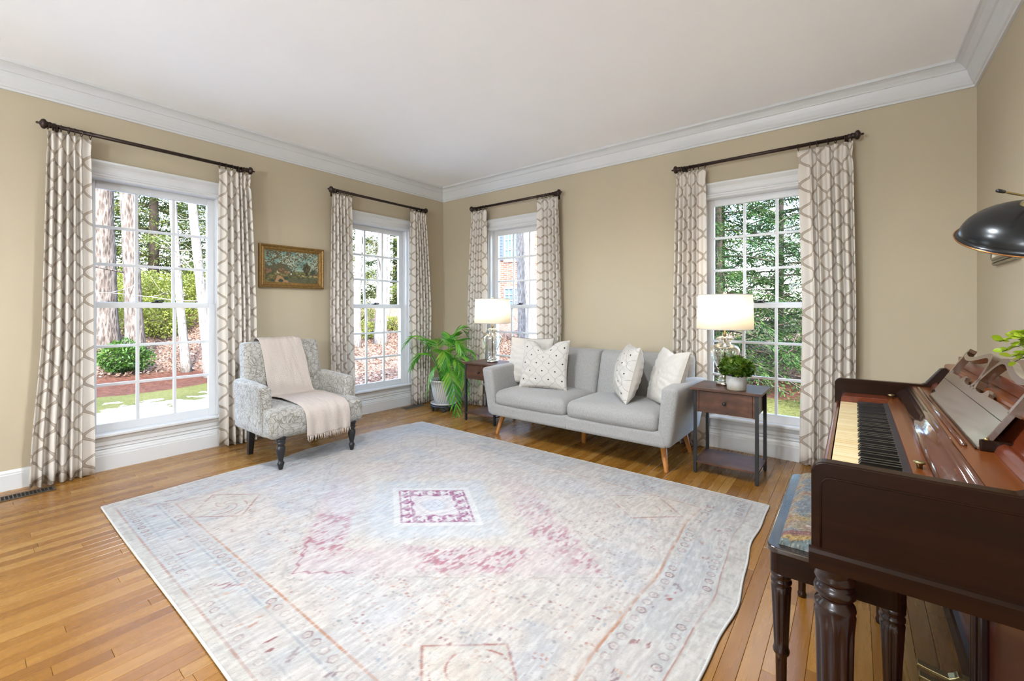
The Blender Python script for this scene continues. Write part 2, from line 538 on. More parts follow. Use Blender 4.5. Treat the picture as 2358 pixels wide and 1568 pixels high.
def concrete():
    m = MT('pale_concrete', 0.8, spec=0.2)
    co = m.coord('Object')
    x, y, z = m.xyz(co)
    n = m.noise(co, 18, 5)
    f = (z * 3.2 + n * 0.55)
    m.color(m.ramp(f, [(0.28, lin((196, 184, 162))), (0.45, lin((216, 214, 210))), (0.8, lin((226, 225, 222)))]))
    m.bump(n, 0.2, 0.004)
    return m.m
M['concrete'] = concrete()


def ivory_key():
    m = MT('aged_ivory', 0.3, spec=0.5)
    oi = m.n('ShaderNodeObjectInfo')
    r = X(m.nt, oi.outputs['Random'])
    m.color(m.ramp(r, [(0.0, lin((226, 196, 140))), (0.5, lin((234, 208, 156))), (1.0, lin((240, 220, 176)))]))
    return m.m
M['ivory'] = ivory_key()

def dome_mat():
    m = MT('satin_black_shade', 0.25, spec=0.35)
    m.color(lin((20, 20, 21)))
    m.bump(m.noise(m.coord('Object'), 40, 2), 0.02, 0.002)
    return m.m
M['dome'] = dome_mat()

# ------------------------------------------------------------------ mesh helpers
ORG = {}

class MB:
    def __init__(s): s.v = []; s.f = []; s.sm = []; s.uv = None
    def add(s, vs, fs, smooth=False):
        b = len(s.v)
        s.v += [tuple(p) for p in vs]
        s.f += [tuple(i + b for i in f) for f in fs]
        s.sm += [smooth] * len(fs)
        return s
    def box(s, x0, x1, y0, y1, z0, z1):
        x0, x1 = min(x0, x1), max(x0, x1); y0, y1 = min(y0, y1), max(y0, y1)
        return s.add([(x0, y0, z0), (x1, y0, z0), (x1, y1, z0), (x0, y1, z0), (x0, y0, z1), (x1, y0, z1), (x1, y1, z1), (x0, y1, z1)],
                     [(0, 3, 2, 1), (4, 5, 6, 7), (0, 1, 5, 4), (1, 2, 6, 5), (2, 3, 7, 6), (3, 0, 4, 7)])
    def chamfer(s, x0, x1, y0, y1, z0, z1, c):
        """box with its four top edges chamfered"""
        vs = [(x0, y0, z0), (x1, y0, z0), (x1, y1, z0), (x0, y1, z0), (x0, y0, z1 - c), (x1, y0, z1 - c), (x1, y1, z1 - c), (x0, y1, z1 - c),
              (x0 + c, y0 + c, z1), (x1 - c, y0 + c, z1), (x1 - c, y1 - c, z1), (x0 + c, y1 - c, z1)]
        fs = [(0, 3, 2, 1), (8, 9, 10, 11)]
        for i in range(4):
            j = (i + 1) % 4
            fs += [(i, j, j + 4, i + 4), (i + 4, j + 4, j + 8, i + 8)]
        return s.add(vs, fs)
    def lathe(s, prof, cx=0, cy=0, cz=0, seg=28, smooth=True, flute=None, cap=True):
        n = len(prof); vs = []
        for r, z in prof:
            for k in range(seg):
                a = 2 * PI * k / seg
                rr = r
                if flute and flute[0] <= z <= flute[1]:
                    rr = r * (1 - flute[3] * (0.5 + 0.5 * math.cos(a * flute[2])) ** 2)
                vs.append((cx + rr * math.cos(a), cy + rr * math.sin(a), cz + z))
        fs = []
        for i in range(n - 1):
            for k in range(seg):
                k2 = (k + 1) % seg
                fs.append((i * seg + k, i * seg + k2, (i + 1) * seg + k2, (i + 1) * seg + k))
        if cap:
            if prof[0][0] > 1e-5: fs.append(tuple(reversed(range(seg))))
            if prof[-1][0] > 1e-5: fs.append(tuple(range((n - 1) * seg, n * seg)))
        return s.add(vs, fs, smooth)
    def tube(s, pts, rad, seg=8, smooth=True, caps=True, closed=False):
        pts = [Vector(p) for p in pts]; n = len(pts)
        if not hasattr(rad, '__len__'): rad = [rad] * n
        vs = []; up = None
        for i in range(n):
            if closed: t = pts[(i + 1) % n] - pts[i - 1]
            else: t = pts[min(n - 1, i + 1)] - pts[max(0, i - 1)]
            t.normalize()
            if up is None:
                up = Vector((0, 0, 1)) if abs(t.z) < 0.9 else Vector((1, 0, 0))
            a = t.cross(up)
            if a.length < 1e-6: a = t.cross(Vector((1, 0.3, 0)))
            a.normalize(); b = a.cross(t); b.normalize(); up = b
            for k in range(seg):
                an = 2 * PI * k / seg
                vs.append(pts[i] + (a * math.cos(an) + b * math.sin(an)) * rad[i])
        fs = []
        for i in range(n if closed else n - 1):
            j = (i + 1) % n
            for k in range(seg):
                k2 = (k + 1) % seg
                fs.append((i * seg + k, j * seg + k, j * seg + k2, i * seg + k2))
        if caps and not closed:
            fs.append(tuple(range(seg))); fs.append(tuple(reversed(range((n - 1) * seg, n * seg))))
        return s.add(vs, fs, smooth)
    def prism(s, poly, fn, a, b, smooth=False):
        """polygon of 2d points swept from a to b; fn(p, q, t) -> xyz"""
        n = len(poly)
        vs = [fn(p, q, a) for p, q in poly] + [fn(p, q, b) for p, q in poly]
        fs = [tuple(range(n)), tuple(reversed(range(n, 2 * n)))]
        fs += [((i + 1) % n, i, i + n, (i + 1) % n + n) for i in range(n)]
        s.add(vs, fs[:2], False)
        b0 = len(s.v) - 2 * n
        s.f += [tuple(i + b0 for i in f) for f in fs[2:]]; s.sm += [smooth] * n
        return s
    def rbox(s, cx, cy, cz, sx, sy, sz, r, n=8, deform=None, smooth=True, k=3):
        """rounded box, full sizes sx sy sz"""
        hx, hy, hz = sx / 2, sy / 2, sz / 2
        r = min(r, hx, hy, hz)
        def axis(h):
            inner = h - r
            a = [-h + r * (1 - math.cos(PI / 2 * i / k)) for i in range(k)]
            m_ = [-inner + 2 * inner * i / n for i in range(n + 1)] if inner > 1e-6 else [0.0]
            return a + m_ + [-q for q in reversed(a)]
        ax, ay, az = axis(hx), axis(hy), axis(hz)
        idx = {}; vs = []; fs = []
        def vert(i, j, l):
            key = (i, j, l)
            if key in idx: return idx[key]
            p = Vector((ax[i], ay[j], az[l]))
            c = Vector((max(-hx + r, min(hx - r, p.x)), max(-hy + r, min(hy - r, p.y)), max(-hz + r, min(hz - r, p.z))))
            d = p - c
            if d.length > 1e-9: p = c + d.normalized() * r
            if deform: p = Vector(deform(p.x / hx, p.y / hy, p.z / hz, p))
            idx[key] = len(vs); vs.append((p.x + cx, p.y + cy, p.z + cz)); return idx[key]
        NX, NY, NZ = len(ax) - 1, len(ay) - 1, len(az) - 1
        for i in range(NX):
            for j in range(NY):
                fs.append((vert(i, j, 0), vert(i, j + 1, 0), vert(i + 1, j + 1, 0), vert(i + 1, j, 0)))
                fs.append((vert(i, j, NZ), vert(i + 1, j, NZ), vert(i + 1, j + 1, NZ), vert(i, j + 1, NZ)))
        for i in range(NX):
            for l in range(NZ):
                fs.append((vert(i, 0, l), vert(i + 1, 0, l), vert(i + 1, 0, l + 1), vert(i, 0, l + 1)))
                fs.append((vert(i, NY, l), vert(i, NY, l + 1), vert(i + 1, NY, l + 1), vert(i + 1, NY, l)))
        for j in range(NY):
            for l in range(NZ):
                fs.append((vert(0, j, l), vert(0, j, l + 1), vert(0, j + 1, l + 1), vert(0, j + 1, l)))
                fs.append((vert(NX, j, l), vert(NX, j + 1, l), vert(NX, j + 1, l + 1), vert(NX, j, l + 1)))
        return s.add(vs, fs, smooth)
    def mesh(s, name, org=(0, 0, 0)):
        me = bpy.data.meshes.new(name)
        ox, oy, oz = org
        me.from_pydata([(x - ox, y - oy, z - oz) for x, y, z in s.v], [], s.f)
        me.polygons.foreach_set('use_smooth', s.sm)
        if s.uv is not None:
            l = me.uv_layers.new(name='UVMap')
            arr = np.empty(len(me.loops), dtype=np.int32); me.loops.foreach_get('vertex_index', arr)
            l.data.foreach_set('uv', np.asarray(s.uv, dtype=np.float32)[arr].ravel())
        me.update()
        return me
    def build(s, name, mat, parent=None, bevel=0.0, seg=2):
        """vertices are in the frame of the parent's parent space (world, or the root's local frame)"""
        org = ORG.get(parent.name, (0, 0, 0)) if parent is not None else (0, 0, 0)
        o = bpy.data.objects.new(name, s.mesh(name, org))
        COL.objects.link(o)
        o.data.materials.append(mat if not isinstance(mat, str) else M[mat])
        if parent is not None: o.parent = parent
        ORG[o.name] = org
        if bevel:
            b = o.modifiers.new('bevel', 'BEVEL'); b.width = bevel; b.segments = seg; b.limit_method = 'ANGLE'
            b.angle_limit = math.radians(40)
        return o


def thing(name, label, cat, loc=(0, 0, 0), rotz=0.0, group=None, local=False):
    o = bpy.data.objects.new(name, None); COL.objects.link(o)
    o.empty_display_size = 0.1
    o.location = loc; o.rotation_euler = (0, 0, rotz)
    o['label'] = label; o['category'] = cat
    if group: o['group'] = group
    ORG[o.name] = (0, 0, 0) if local else tuple(loc)
    return o

def tag(o, label, cat, group=None):
    o['label'] = label; o['category'] = cat
    if group: o['group'] = group
    return o

def struct(o, label=None):
    o['kind'] = 'structure'
    if label: o['label'] = label
    return o

def np_obj(name, verts, faces, mat, parent=None, smooth=False, colors=None, uv=None):
    """verts (n,3) faces (m,4) arrays -> object"""
    me = bpy.data.meshes.new(name)
    verts = np.asarray(verts, dtype=np.float32); faces = np.asarray(faces, dtype=np.int32)
    if parent is not None:
        verts = verts - np.asarray(ORG.get(parent.name, (0, 0, 0)), dtype=np.float32)
    k = faces.shape[1]
    me.vertices.add(len(verts)); me.vertices.foreach_set('co', verts.ravel())
    me.loops.add(faces.size); me.loops.foreach_set('vertex_index', faces.ravel())
    me.polygons.add(len(faces))
    me.polygons.foreach_set('loop_start', np.arange(0, faces.size, k, dtype=np.int32))
    me.update(calc_edges=True)
    me.polygons.foreach_set('use_smooth', np.full(len(faces), smooth))
    if colors is not None:
        c = me.color_attributes.new('Col', 'FLOAT_COLOR', 'POINT')
        a = np.ones((len(verts), 4), dtype=np.float32); a[:, :3] = colors
        c.data.foreach_set('color', a.ravel())
    if uv is not None:
        l = me.uv_layers.new(name='UVMap')
        l.data.foreach_set('uv', np.asarray(uv, dtype=np.float32)[faces.ravel()].ravel())
    me.validate()
    o = bpy.data.objects.new(name, me); COL.objects.link(o)
    o.data.materials.append(M[mat] if isinstance(mat, str) else mat)
    if parent is not None:
        o.parent = parent; ORG[o.name] = ORG.get(parent.name, (0, 0, 0))
    return o

def grid_faces(nu, nv):
    i = np.arange(nu - 1)[:, None] * nv + np.arange(nv - 1)[None, :]
    return np.stack([i, i + nv, i + nv + 1, i + 1], -1).reshape(-1, 4)

def vnoise(shape, cells, rng):
    """smooth value noise of given shape with (cy, cx) cells"""
    h, w = shape; cy, cx = cells
    g = rng.random((cy + 2, cx + 2))
    yy = np.linspace(0, cy, h, endpoint=False); xx = np.linspace(0, cx, w, endpoint=False)
    yi = yy.astype(int); xi = xx.astype(int); fy = yy - yi; fx = xx - xi
    fy = fy * fy * (3 - 2 * fy); fx = fx * fx * (3 - 2 * fx)
    a = g[yi][:, xi]; b = g[yi][:, xi + 1]; c = g[yi + 1][:, xi]; d = g[yi + 1][:, xi + 1]
    return (a * (1 - fx) + b * fx) * (1 - fy)[:, None] + (c * (1 - fx) + d * fx) * fy[:, None]

def fbm(shape, cells, rng, octs=4):
    t = 0; amp = 1; tot = 0
    for k in range(octs):
        t = t + amp * vnoise(shape, (cells[0] * 2 ** k, cells[1] * 2 ** k), rng); tot += amp; amp *= 0.55
    return t / tot

def linc(c): return np.array(lin(c)[:3])

# ------------------------------------------------------------------ room shell
XA, YB, XC, YF = -4.30, 4.00, 0.61, -5.4     # left wall, back wall, right wall, wall behind the camera
HC = 2.745
WT = 0.16
WIN_A = [0.985, 2.99]
WIN_B = [-3.06, -0.61]
OHW, OZ0, OZ1 = 0.44, 0.235, 2.13            # window opening half width, bottom, top

def seg_wall(mb, edges, centres, fn):
    xs = [edges[0]]
    for c in centres: xs += [c - OHW, c + OHW]
    xs.append(edges[1])
    for i in range(len(xs) - 1):
        for z0, z1 in ([(0, HC)] if i % 2 == 0 else [(0, OZ0), (OZ1, HC)]):
            fn(mb, xs[i], xs[i + 1], z0, z1)
    return mb
struct(seg_wall(MB(), (YF, YB), WIN_A, lambda m, p, q, a, b: m.box(XA - WT, XA, p, q, a, b)).build('wall_left', 'wall'), 'beige painted wall with two tall windows and the painting')
struct(seg_wall(MB(), (XA - WT, XC), WIN_B, lambda m, p, q, a, b: m.box(p, q, YB, YB + WT, a, b)).build('wall_back', 'wall'), 'beige painted wall with two tall windows behind the sofa')
struct(MB().box(XC, XC + WT, YF, YB + WT, 0, HC).build('wall_right', 'wall'), 'beige painted wall behind the piano')
struct(MB().box(XA - WT, XC + WT, YF - WT, YF, 0, HC).build('wall_front', 'wall'), 'beige wall behind the viewer')
struct(MB().box(XA - 0.5, XC + 0.5, YF - 0.5, YB + 0.45, HC, HC + 0.25).build('ceiling', 'ceiling'), 'smooth white ceiling')

# floor: slab plus oak strips
floor = struct(MB().box(XA - WT, XC + WT, YF - WT, YB + WT, -0.3, -0.012).build('floor', 'darkvoid'), 'honey oak strip floor')
RUGX0, RUGX1, RUGY0, RUGY1 = -3.5, -0.39, 0.53, 2.965
def project(x, y, z):
    a = math.radians(38.11); fx, fy = -math.sin(a), math.cos(a)
    dep = x * fx + y * fy; ri = x * fy - y * fx
    if dep < 0.15: return None
    return (1179 + 1006 * ri / dep, 711 - 1006 * (z - 1.17) / dep)
rng_p = random.Random(11)
SW = 0.0572
planks = []
xi = XA
while xi < XC - 1e-6:
    x1 = min(xi + SW, XC)
    y = YF - rng_p.random() * 0.8
    while y < YB:
        ln = rng_p.choice([0.45, 0.6, 0.8, 0.95, 1.1, 1.3, 1.6]) * rng_p.uniform(0.85, 1.15)
        y0, y1 = max(y, YF), min(y + ln, YB)
        if y1 - y0 > 0.03: planks.append((xi, x1, y0, y1))
        y += ln
    xi += SW
def plank_score(p):
    x0, x1, y0, y1 = p
    tot = 0; n = 6
    for k in range(n):
        ya, yb = y0 + (y1 - y0) * k / n, y0 + (y1 - y0) * (k + 1) / n
        xm, ym = (x0 + x1) / 2, (ya + yb) / 2
        if RUGX0 + 0.03 < xm < RUGX1 - 0.02 and RUGY0 + 0.03 < ym < RUGY1 - 0.03: continue
        if xm > 0.28 and ym > 1.2: continue
        c = [project(x, yy, 0) for x, yy in ((x0, ya), (x1, ya), (x1, yb), (x0, yb))]
        if any(q is None for q in c): continue
        m_ = project(xm, ym, 0)
        if not (0 < m_[0] < 2358 and 0 < m_[1] < 1568): continue
        ar = 0
        for i in range(4):
            j = (i + 1) % 4; ar += c[i][0] * c[j][1] - c[j][0] * c[i][1]
        tot += abs(ar) / 2
    return tot
planks.sort(key=plank_score, reverse=True)
G = 0.0004
rest = MB()
for i, (x0, x1, y0, y1) in enumerate(planks):
    if i < 300:
        cx, cy = (x0 + x1) / 2, (y0 + y1) / 2
        o = MB().chamfer(x0 + G - cx, x1 - G - cx, y0 + G - cy, y1 - G - cy, -0.012, 0.0, 0.0009).build('floor_plank', 'oak', floor)
        o.location = (cx, cy, 0)
    else:
        rest.chamfer(x0 + G, x1 - G, y0 + G, y1 - G, -0.012, 0.0, 0.0009)
o = rest.build('floor_plank_field', 'oak', floor); o['kind'] = 'stuff'

# crown moulding: profile (distance from wall, height)
def crown_profile():
    return [(0, 2.58), (0.012, 2.58), (0.014, 2.592), (0.022, 2.598), (0.022, 2.606), (0.030, 2.62), (0.042, 2.648), (0.050, 2.672), (0.052, 2.680),
            (0.060, 2.684), (0.060, 2.690), (0.068, 2.700), (0.084, 2.716), (0.100, 2.724), (0.112, 2.726), (0.112, 2.745), (0, 2.745)]
def crown(name, fn, a, b, label):
    mb = MB(); pr = crown_profile(); n = len(pr)
    # mitred: each profile point is cut back by its own projection
    vs = [fn(d, a, d) + (z,) for d, z in pr] + [fn(d, b, -d) + (z,) for d, z in pr]
    fs = [(i, (i + 1) % n, (i + 1) % n + n, i + n) for i in range(n)] + [tuple(reversed(range(n))), tuple(range(n, 2 * n))]
    mb.add(vs, fs)
    return struct(mb.build(name, 'trim'), label)
crown('trim_1', lambda d, t, m_: (XA + d, t + m_), YF, YB, 'white crown moulding above the left wall')
crown('trim_2', lambda d, t, m_: (t + m_, YB - d), XA, XC, 'white crown moulding above the back wall')
crown('trim_3', lambda d, t, m_: (XC - d, t + m_), YF, YB, 'white crown moulding above the right wall')
crown('trim_4', lambda d, t, m_: (t + m_, YF + d), XA, XC, 'white crown moulding behind the viewer')

# baseboards, with thicker plinths below the windows built as window parts
BP = [(0, 0), (0.016, 0), (0.016, 0.098), (0.013, 0.102), (0.013, 0.112), (0.008, 0.122), (0.004, 0.127), (0, 0.127)]
def base_run(name, runs, fn, label):
    mb = MB()
    for a, b in runs:
        mb.prism(BP, fn, a, b)
    return struct(mb.build(name, 'trim'), label)
PHW = 0.487
def gaps(a, b, cs):
    r = []; p = a
    for c in cs: r.append((p, c - PHW)); p = c + PHW
    r.append((p, b)); return r
base_run('baseboard_left', gaps(YF, YB, WIN_A), lambda d, z, t: (XA + d, t, z), 'white baseboard along the left wall')
base_run('baseboard_back', gaps(XA, XC, WIN_B), lambda d, z, t: (t, YB - d, z), 'white baseboard along the back wall')
base_run('baseboard_right', [(YF, YB)], lambda d, z, t: (XC - d, t, z), 'white baseboard along the right wall')
base_run('baseboard_front', [(XA, XC)], lambda d, z, t: (t, YF + d, z), 'white baseboard behind the viewer')

# ------------------------------------------------------------------ windows (local: x along wall, +y outside, z up)
def window(name, loc, rotz, label):
    root = bpy.data.objects.new(name, None); COL.objects.link(root)
    root.location = loc; root.rotation_euler = (0, 0, rotz); root['kind'] = 'structure'; root['label'] = label
    ORG[root.name] = (0, 0, 0)
    # jamb liner
    j = MB()
    for s in (-1, 1):
        j.box(s * 0.405, s * OHW, 0, WT, OZ0, OZ1)
        j.box(s * 0.399, s * 0.405, 0.028, 0.034, OZ0 + .03, OZ1)
        j.box(s * 0.399, s * 0.405, 0.072, 0.078, OZ0 + .03, OZ1)
    j.box(-0.405, 0.405, 0, WT, 2.112, OZ1)
    j.box(-0.405, 0.405, 0.0, WT, OZ0, 0.262)
    j.build('jamb', 'vinyl', root)
    for s in (-1, 1):
        c = MB()
        c.box(s * 0.425, s * 0.485, -0.018, 0, 0.262, 2.135); c.box(s * 0.425, s * 0.437, -0.024, -0.018, 0.262, 2.135)
        c.box(s * 0.473, s * 0.485, -0.027, -0.018, 0.262, 2.135)
        c.build('side_casing', 'trim', root, 0.002)
    h = MB()
    hp = [(0, 2.112), (-0.016, 2.112), (-0.022, 2.118), (-0.022, 2.126), (-0.030, 2.132), (-0.030, 2.142), (-0.020, 2.148), (-0.018, 2.160), (-0.018, 2.185), (-0.024, 2.200),
          (-0.040, 2.216), (-0.046, 2.222), (-0.046, 2.236), (0, 2.236)]
    h.prism(hp, lambda p, q, t: (t, p, q), -0.492, 0.492)
    h.build('head_casing', 'trim', root)
    st = MB().prism([(0.05, 0.240), (-0.046, 0.240), (-0.052, 0.246), (-0.052, 0.258), (-0.046, 0.265), (0.05, 0.265)], lambda p, q, t: (t, p, q), -0.49, 0.49)
    st.build('stool', 'trim', root)
    ap = MB().prism([(0, 0.15), (-0.018, 0.15), (-0.020, 0.156), (-0.014, 0.162), (-0.014, 0.172), (-0.020, 0.178), (-0.020, 0.205), (-0.030, 0.222), (-0.036, 0.240), (0, 0.240)],
                    lambda p, q, t: (t, p, q), -PHW, PHW)
    ap.build('apron', 'trim', root)
    pl = MB().prism([(0, 0), (-0.034, 0), (-0.034, 0.104), (-0.030, 0.108), (-0.030, 0.120), (-0.022, 0.128), (-0.020, 0.138), (-0.012, 0.150), (0, 0.150)],
                    lambda p, q, t: (t, p, q), -PHW, PHW)
    pl.build('plinth_panel', 'trim', root)
    # sashes
    GH = 0.350
    def sash(nm, y0, y1, z0, z1, gz0, gz1):
        m = MB()
        m.box(-0.402, -GH, y0, y1, z0, z1); m.box(GH, 0.402, y0, y1, z0, z1)
        m.box(-GH, GH, y0, y1, z0, gz0); m.box(-GH, GH, y0, y1, gz1, z1)
        sa = m.build(nm, 'vinyl', root, 0.0025)
        mw = 0.0105
        cw = 2 * GH / 3; rh = (gz1 - gz0) / 3
        ym = (y0 + y1) / 2
        for k in (1, 2):
            xm = -GH + cw * k
            MB().box(xm - mw, xm + mw, ym - 0.011, ym + 0.011, gz0, gz1).build('muntin', 'vinyl', sa, 0.003)
            zm = gz0 + rh * k
            MB().box(-GH, GH, ym - 0.0095, ym + 0.0095, zm - mw, zm + mw).build('muntin', 'vinyl', sa, 0.003)
        for a in range(3):
            for b in range(3):
                xa, xb = -GH + cw * a, -GH + cw * (a + 1); za, zb = gz0 + rh * b, gz0 + rh * (b + 1)
                MB().box(xa + 0.0005, xb - 0.0005, ym - 0.002, ym + 0.002, za + 0.0005, zb - 0.0005).build('pane', 'glass', sa)
        return sa
    sash('upper_sash', 0.072, 0.106, 1.180, 2.112, 1.222, 2.058)
    lo = sash('lower_sash', 0.034, 0.068, 0.258, 1.216, 0.325, 1.176)
    lk = MB().box(-0.035, 0.035, 0.036, 0.062, 1.216, 1.224)
    lk.lathe([(0.012, 1.224), (0.012, 1.236), (0.006, 1.240)], 0, 0.05, 0, 12)
    lk.tube([(0, 0.05, 1.233), (0.022, 0.044, 1.234), (0.045, 0.040, 1.232)], [0.006, 0.005, 0.006], 8)
    lk.build('sash_lock', 'darkgrey', lo)
    return root
R90 = PI / 2
window('window_1', (XA, WIN_A[0], 0), R90, 'large double-hung window beside the armchair, snow outside')
window('window_2', (XA, WIN_A[1], 0), R90, 'double-hung window between painting and corner, behind the palm')
window('window_3', (WIN_B[0], YB, 0), 0, 'double-hung window behind the corner lamp, brick house outside')
window('window_4', (WIN_B[1], YB, 0), 0, 'double-hung window beside the piano, hemlock outside')

# ------------------------------------------------------------------ curtain rods and curtains
def rod(loc, rotz, label, bare):
    t = thing('curtain_rod', label, 'curtain rod', loc, rotz, 'bronze curtain rods', local=True)
    Y, Z = -0.10, 2.388
    MB().tube([(-0.60, Y, Z), (0.60, Y, Z)], 0.0135, 14).build('pole', 'bronze', t)
    fp = [(0.0, -0.062), (0.005, -0.060), (0.008, -0.054), (0.006, -0.047), (0.013, -0.043), (0.028, -0.036), (0.033, -0.027), (0.031, -0.018), (0.022, -0.012), (0.018, -0.004),
          (0.021, 0.002), (0.019, 0.010), (0.015, 0.014), (0.018, 0.02), (0.018, 0.03), (0.0135, 0.032)]
    for s in (-1, 1):
        m = MB().lathe(fp, 0, 0, 0, 20)
        m.v = [((0.60 - z) * s, Y + x * s, Z + y) for x, y, z in m.v]
        m.build('finial', 'bronze', t)
        b = MB()
        b.box(s * 0.555, s * 0.573, Y, 0.0, Z - 0.022, Z - 0.012); b.box(s * 0.552, s * 0.576, -0.006, 0, Z - 0.045, Z + 0.02)
        b.tube([(s * 0.564, Y - 0.017, Z), (s * 0.564, Y - 0.012, Z - 0.013), (s * 0.564, Y, Z - 0.018), (s * 0.564, Y + 0.012, Z - 0.013), (s * 0.564, Y + 0.017, Z)], 0.004, 6)
        b.build('bracket', 'bronze', t)
    return t

def curtain(loc, rotz, top, mid, bot, lead, seed, nf, label):
    """top/mid/bot: (x0, x1) relative to window centre; lead: +1 if the edge by the glass is at x1"""
    t = thing('window_curtain', label, 'curtain', loc, rotz, 'ogee-patterned curtain panels', local=True)
    rg = random.Random(seed)
    NS, NZ = 181, 34
    # fold widths
    wd = [rg.uniform(0.75, 1.25) for _ in range(nf)]
    flat = 1.5
    seq = wd + [flat] if lead > 0 else [flat] + wd
    tot = sum(seq)
    ph = np.zeros(NS); amp = np.zeros(NS)
    S = np.linspace(0, 1, NS)
    edges = np.cumsum([0] + seq) / tot
    am = [rg.uniform(0.75, 1.15) for _ in seq]
    flat_i = len(seq) - 1 if lead > 0 else 0
    prof = np.zeros(NS)
    for i in range(len(seq)):
        a, b = edges[i], edges[i + 1]
        sel = (S >= a) & (S <= b + 1e-9)
        u = (S[sel] - a) / (b - a)
        if i == flat_i:
            w = -0.35 * np.sin(u * PI) + (0.25 * np.sin(u * 2 * PI))
        else:
            c = np.cos(2 * PI * u)
            w = (np.sign(c) * np.abs(c) ** 0.7) * am[i]
        prof[sel] = w
    # soften joints
    ker = np.array([1, 2, 3, 2, 1.0]); ker /= ker.sum()
    prof = np.convolve(np.pad(prof, 2, 'edge'), ker, 'valid')
    prof2 = np.roll(prof, 3) * 0.85
    zt, zb = 2.352, 0.008
    zs = np.concatenate([np.linspace(zt, 2.20, 9), np.linspace(2.16, zb, NZ - 9)])
    V = np.zeros((NZ, NS, 3)); UV = np.zeros((NZ, NS, 2))
    wob = rg.uniform(0, 6)
    for r, z in enumerate(zs):
        k = (zt - z) / (zt - zb)
        if k < 0.5: q = k / 0.5; x0 = top[0] + (mid[0] - top[0]) * q; x1 = top[1] + (mid[1] - top[1]) * q
        else: q = (k - 0.5) / 0.5; q = q * q * (3 - 2 * q) if q < 1 else 1; x0 = mid[0] + (bot[0] - mid[0]) * q; x1 = mid[1] + (bot[1] - mid[1]) * q
        A = 0.013 + 0.014 * min(1, (zt - z) / 0.55) + 0.006 * k
        d = zt - z
        if d < 0.16:                      # pinch pleats: tight above a waist at ~10 cm
            pin = math.exp(-((d - 0.10) / 0.035) ** 2)
            A *= 1 - 0.35 * pin
            shrink = 0.02 * pin
            x0, x1 = x0 + (x1 - x0) * shrink, x1 - (x1 - x0) * shrink
        pf = prof * (1 - k * 0.25) + prof2 * (k * 0.25)
        sway = 0.006 * math.sin(k * 5 + wob) * k
        V[r, :, 0] = x0 + (x1 - x0) * (S + 0.010 * np.sin(S * 2 * PI * nf + wob + k * 1.5) * (0.4 + k))
        V[r, :, 1] = -0.098 - A * pf + sway
        V[r, :, 2] = z
        if k > 0.97: V[r, :, 2] = z + 0.004 * np.sin(S * 40)
        UV[r, :, 1] = z
    # cloth coordinate from arc length of the middle row
    mr = NZ // 2
    dl = np.hypot(np.diff(V[mr, :, 0]), np.diff(V[mr, :, 1]))
    ul = np.concatenate([[0], np.cumsum(dl)])
    UV[:, :, 0] = ul[None, :] * 0.92 + seed * 0.031
    o = np_obj('curtain_cloth', V.reshape(-1, 3), grid_faces(NZ, NS), 'curtain', t, True, uv=UV.reshape(-1, 2))
    sd = o.modifiers.new('thick', 'SOLIDIFY'); sd.thickness = 0.0025; sd.offset = 0
    # rings on the pole, one at each pleat
    ring = MB()
    pts = [(0, 0.021 * math.sin(a), 0.021 * math.cos(a)) for a in [2 * PI * i / 20 for i in range(20)]]
    ring.tube(pts, 0.0026, 8, closed=True)
    ring.box(-0.0015, 0.0015, -0.0015, 0.0015, -0.034, -0.021)
    rm = ring.mesh('curtain_ring')
    rm.materials.append(M['bronze'])
    for i in range(len(seq) + 1):
        e = edges[i]
        if i == 0: e = 0.02
        if i == len(seq): e = 0.98
        rx = top[0] + (top[1] - top[0]) * e
        ro = bpy.data.objects.new('curtain_ring', rm); COL.objects.link(ro); ro.parent = t
        ro.location = (rx, -0.10, 2.381); ro.rotation_euler = (0, 0, rg.uniform(-0.25, 0.25))
    return t

def A(a, b, c, k): return [(p - WIN_A[k], q - WIN_A[k]) for p, q in (a, b, c)]
def B(a, b, c, k): return [(p - WIN_B[k], q - WIN_B[k]) for p, q in (a, b, c)]
rod((XA, WIN_A[0], 0), R90, 'bronze curtain rod above the window beside the armchair', None)
rod((XA, WIN_A[1], 0), R90, 'bronze curtain rod above the window behind the palm', None)
rod((WIN_B[0], YB, 0), 0, 'bronze curtain rod above the window left of the sofa', None)
rod((WIN_B[1], YB, 0), 0, 'bronze curtain rod above the window nearest the piano', None)
curtain((XA, WIN_A[0], 0), R90, *A((.375, .588), (.353, .600), (.300, .612), 0), 1, 1, 5, 'ogee-patterned ivory curtain at far left, standing over the floor vent')
curtain((XA, WIN_A[0], 0), R90, *A((1.367, 1.606), (1.350, 1.647), (1.364, 1.651), 0), -1, 2, 5, 'ogee-patterned ivory curtain directly behind the armchair, left of the painting')
curtain((XA, WIN_A[1], 0), R90, *A((2.372, 2.604), (2.355, 2.624), (2.372, 2.655), 1), 1, 3, 5, 'ogee-patterned ivory curtain just right of the painting')
curtain((XA, WIN_A[1], 0), R90, *A((3.376, 3.610), (3.350, 3.680), (3.396, 3.648), 1), -1, 4, 5, 'ogee-patterned ivory curtain on left wall nearest the corner, behind palm fronds')
curtain((WIN_B[0], YB, 0), 0, *B((-3.680, -3.446), (-3.731, -3.433), (-3.755, -3.516), 0), 1, 5, 5, 'ogee-patterned ivory curtain on back wall nearest the corner, behind lamp')
curtain((WIN_B[0], YB, 0), 0, *B((-2.717, -2.440), (-2.717, -2.404), (-2.717, -2.420), 0), -1, 6, 5, 'ogee-patterned ivory curtain rising behind the left end of the sofa')
curtain((WIN_B[1], YB, 0), 0, *B((-1.228, -.987), (-1.253, -.980), (-1.268, -.977), 1), 1, 7, 5, 'ogee-patterned ivory curtain rising behind the right end of the sofa')
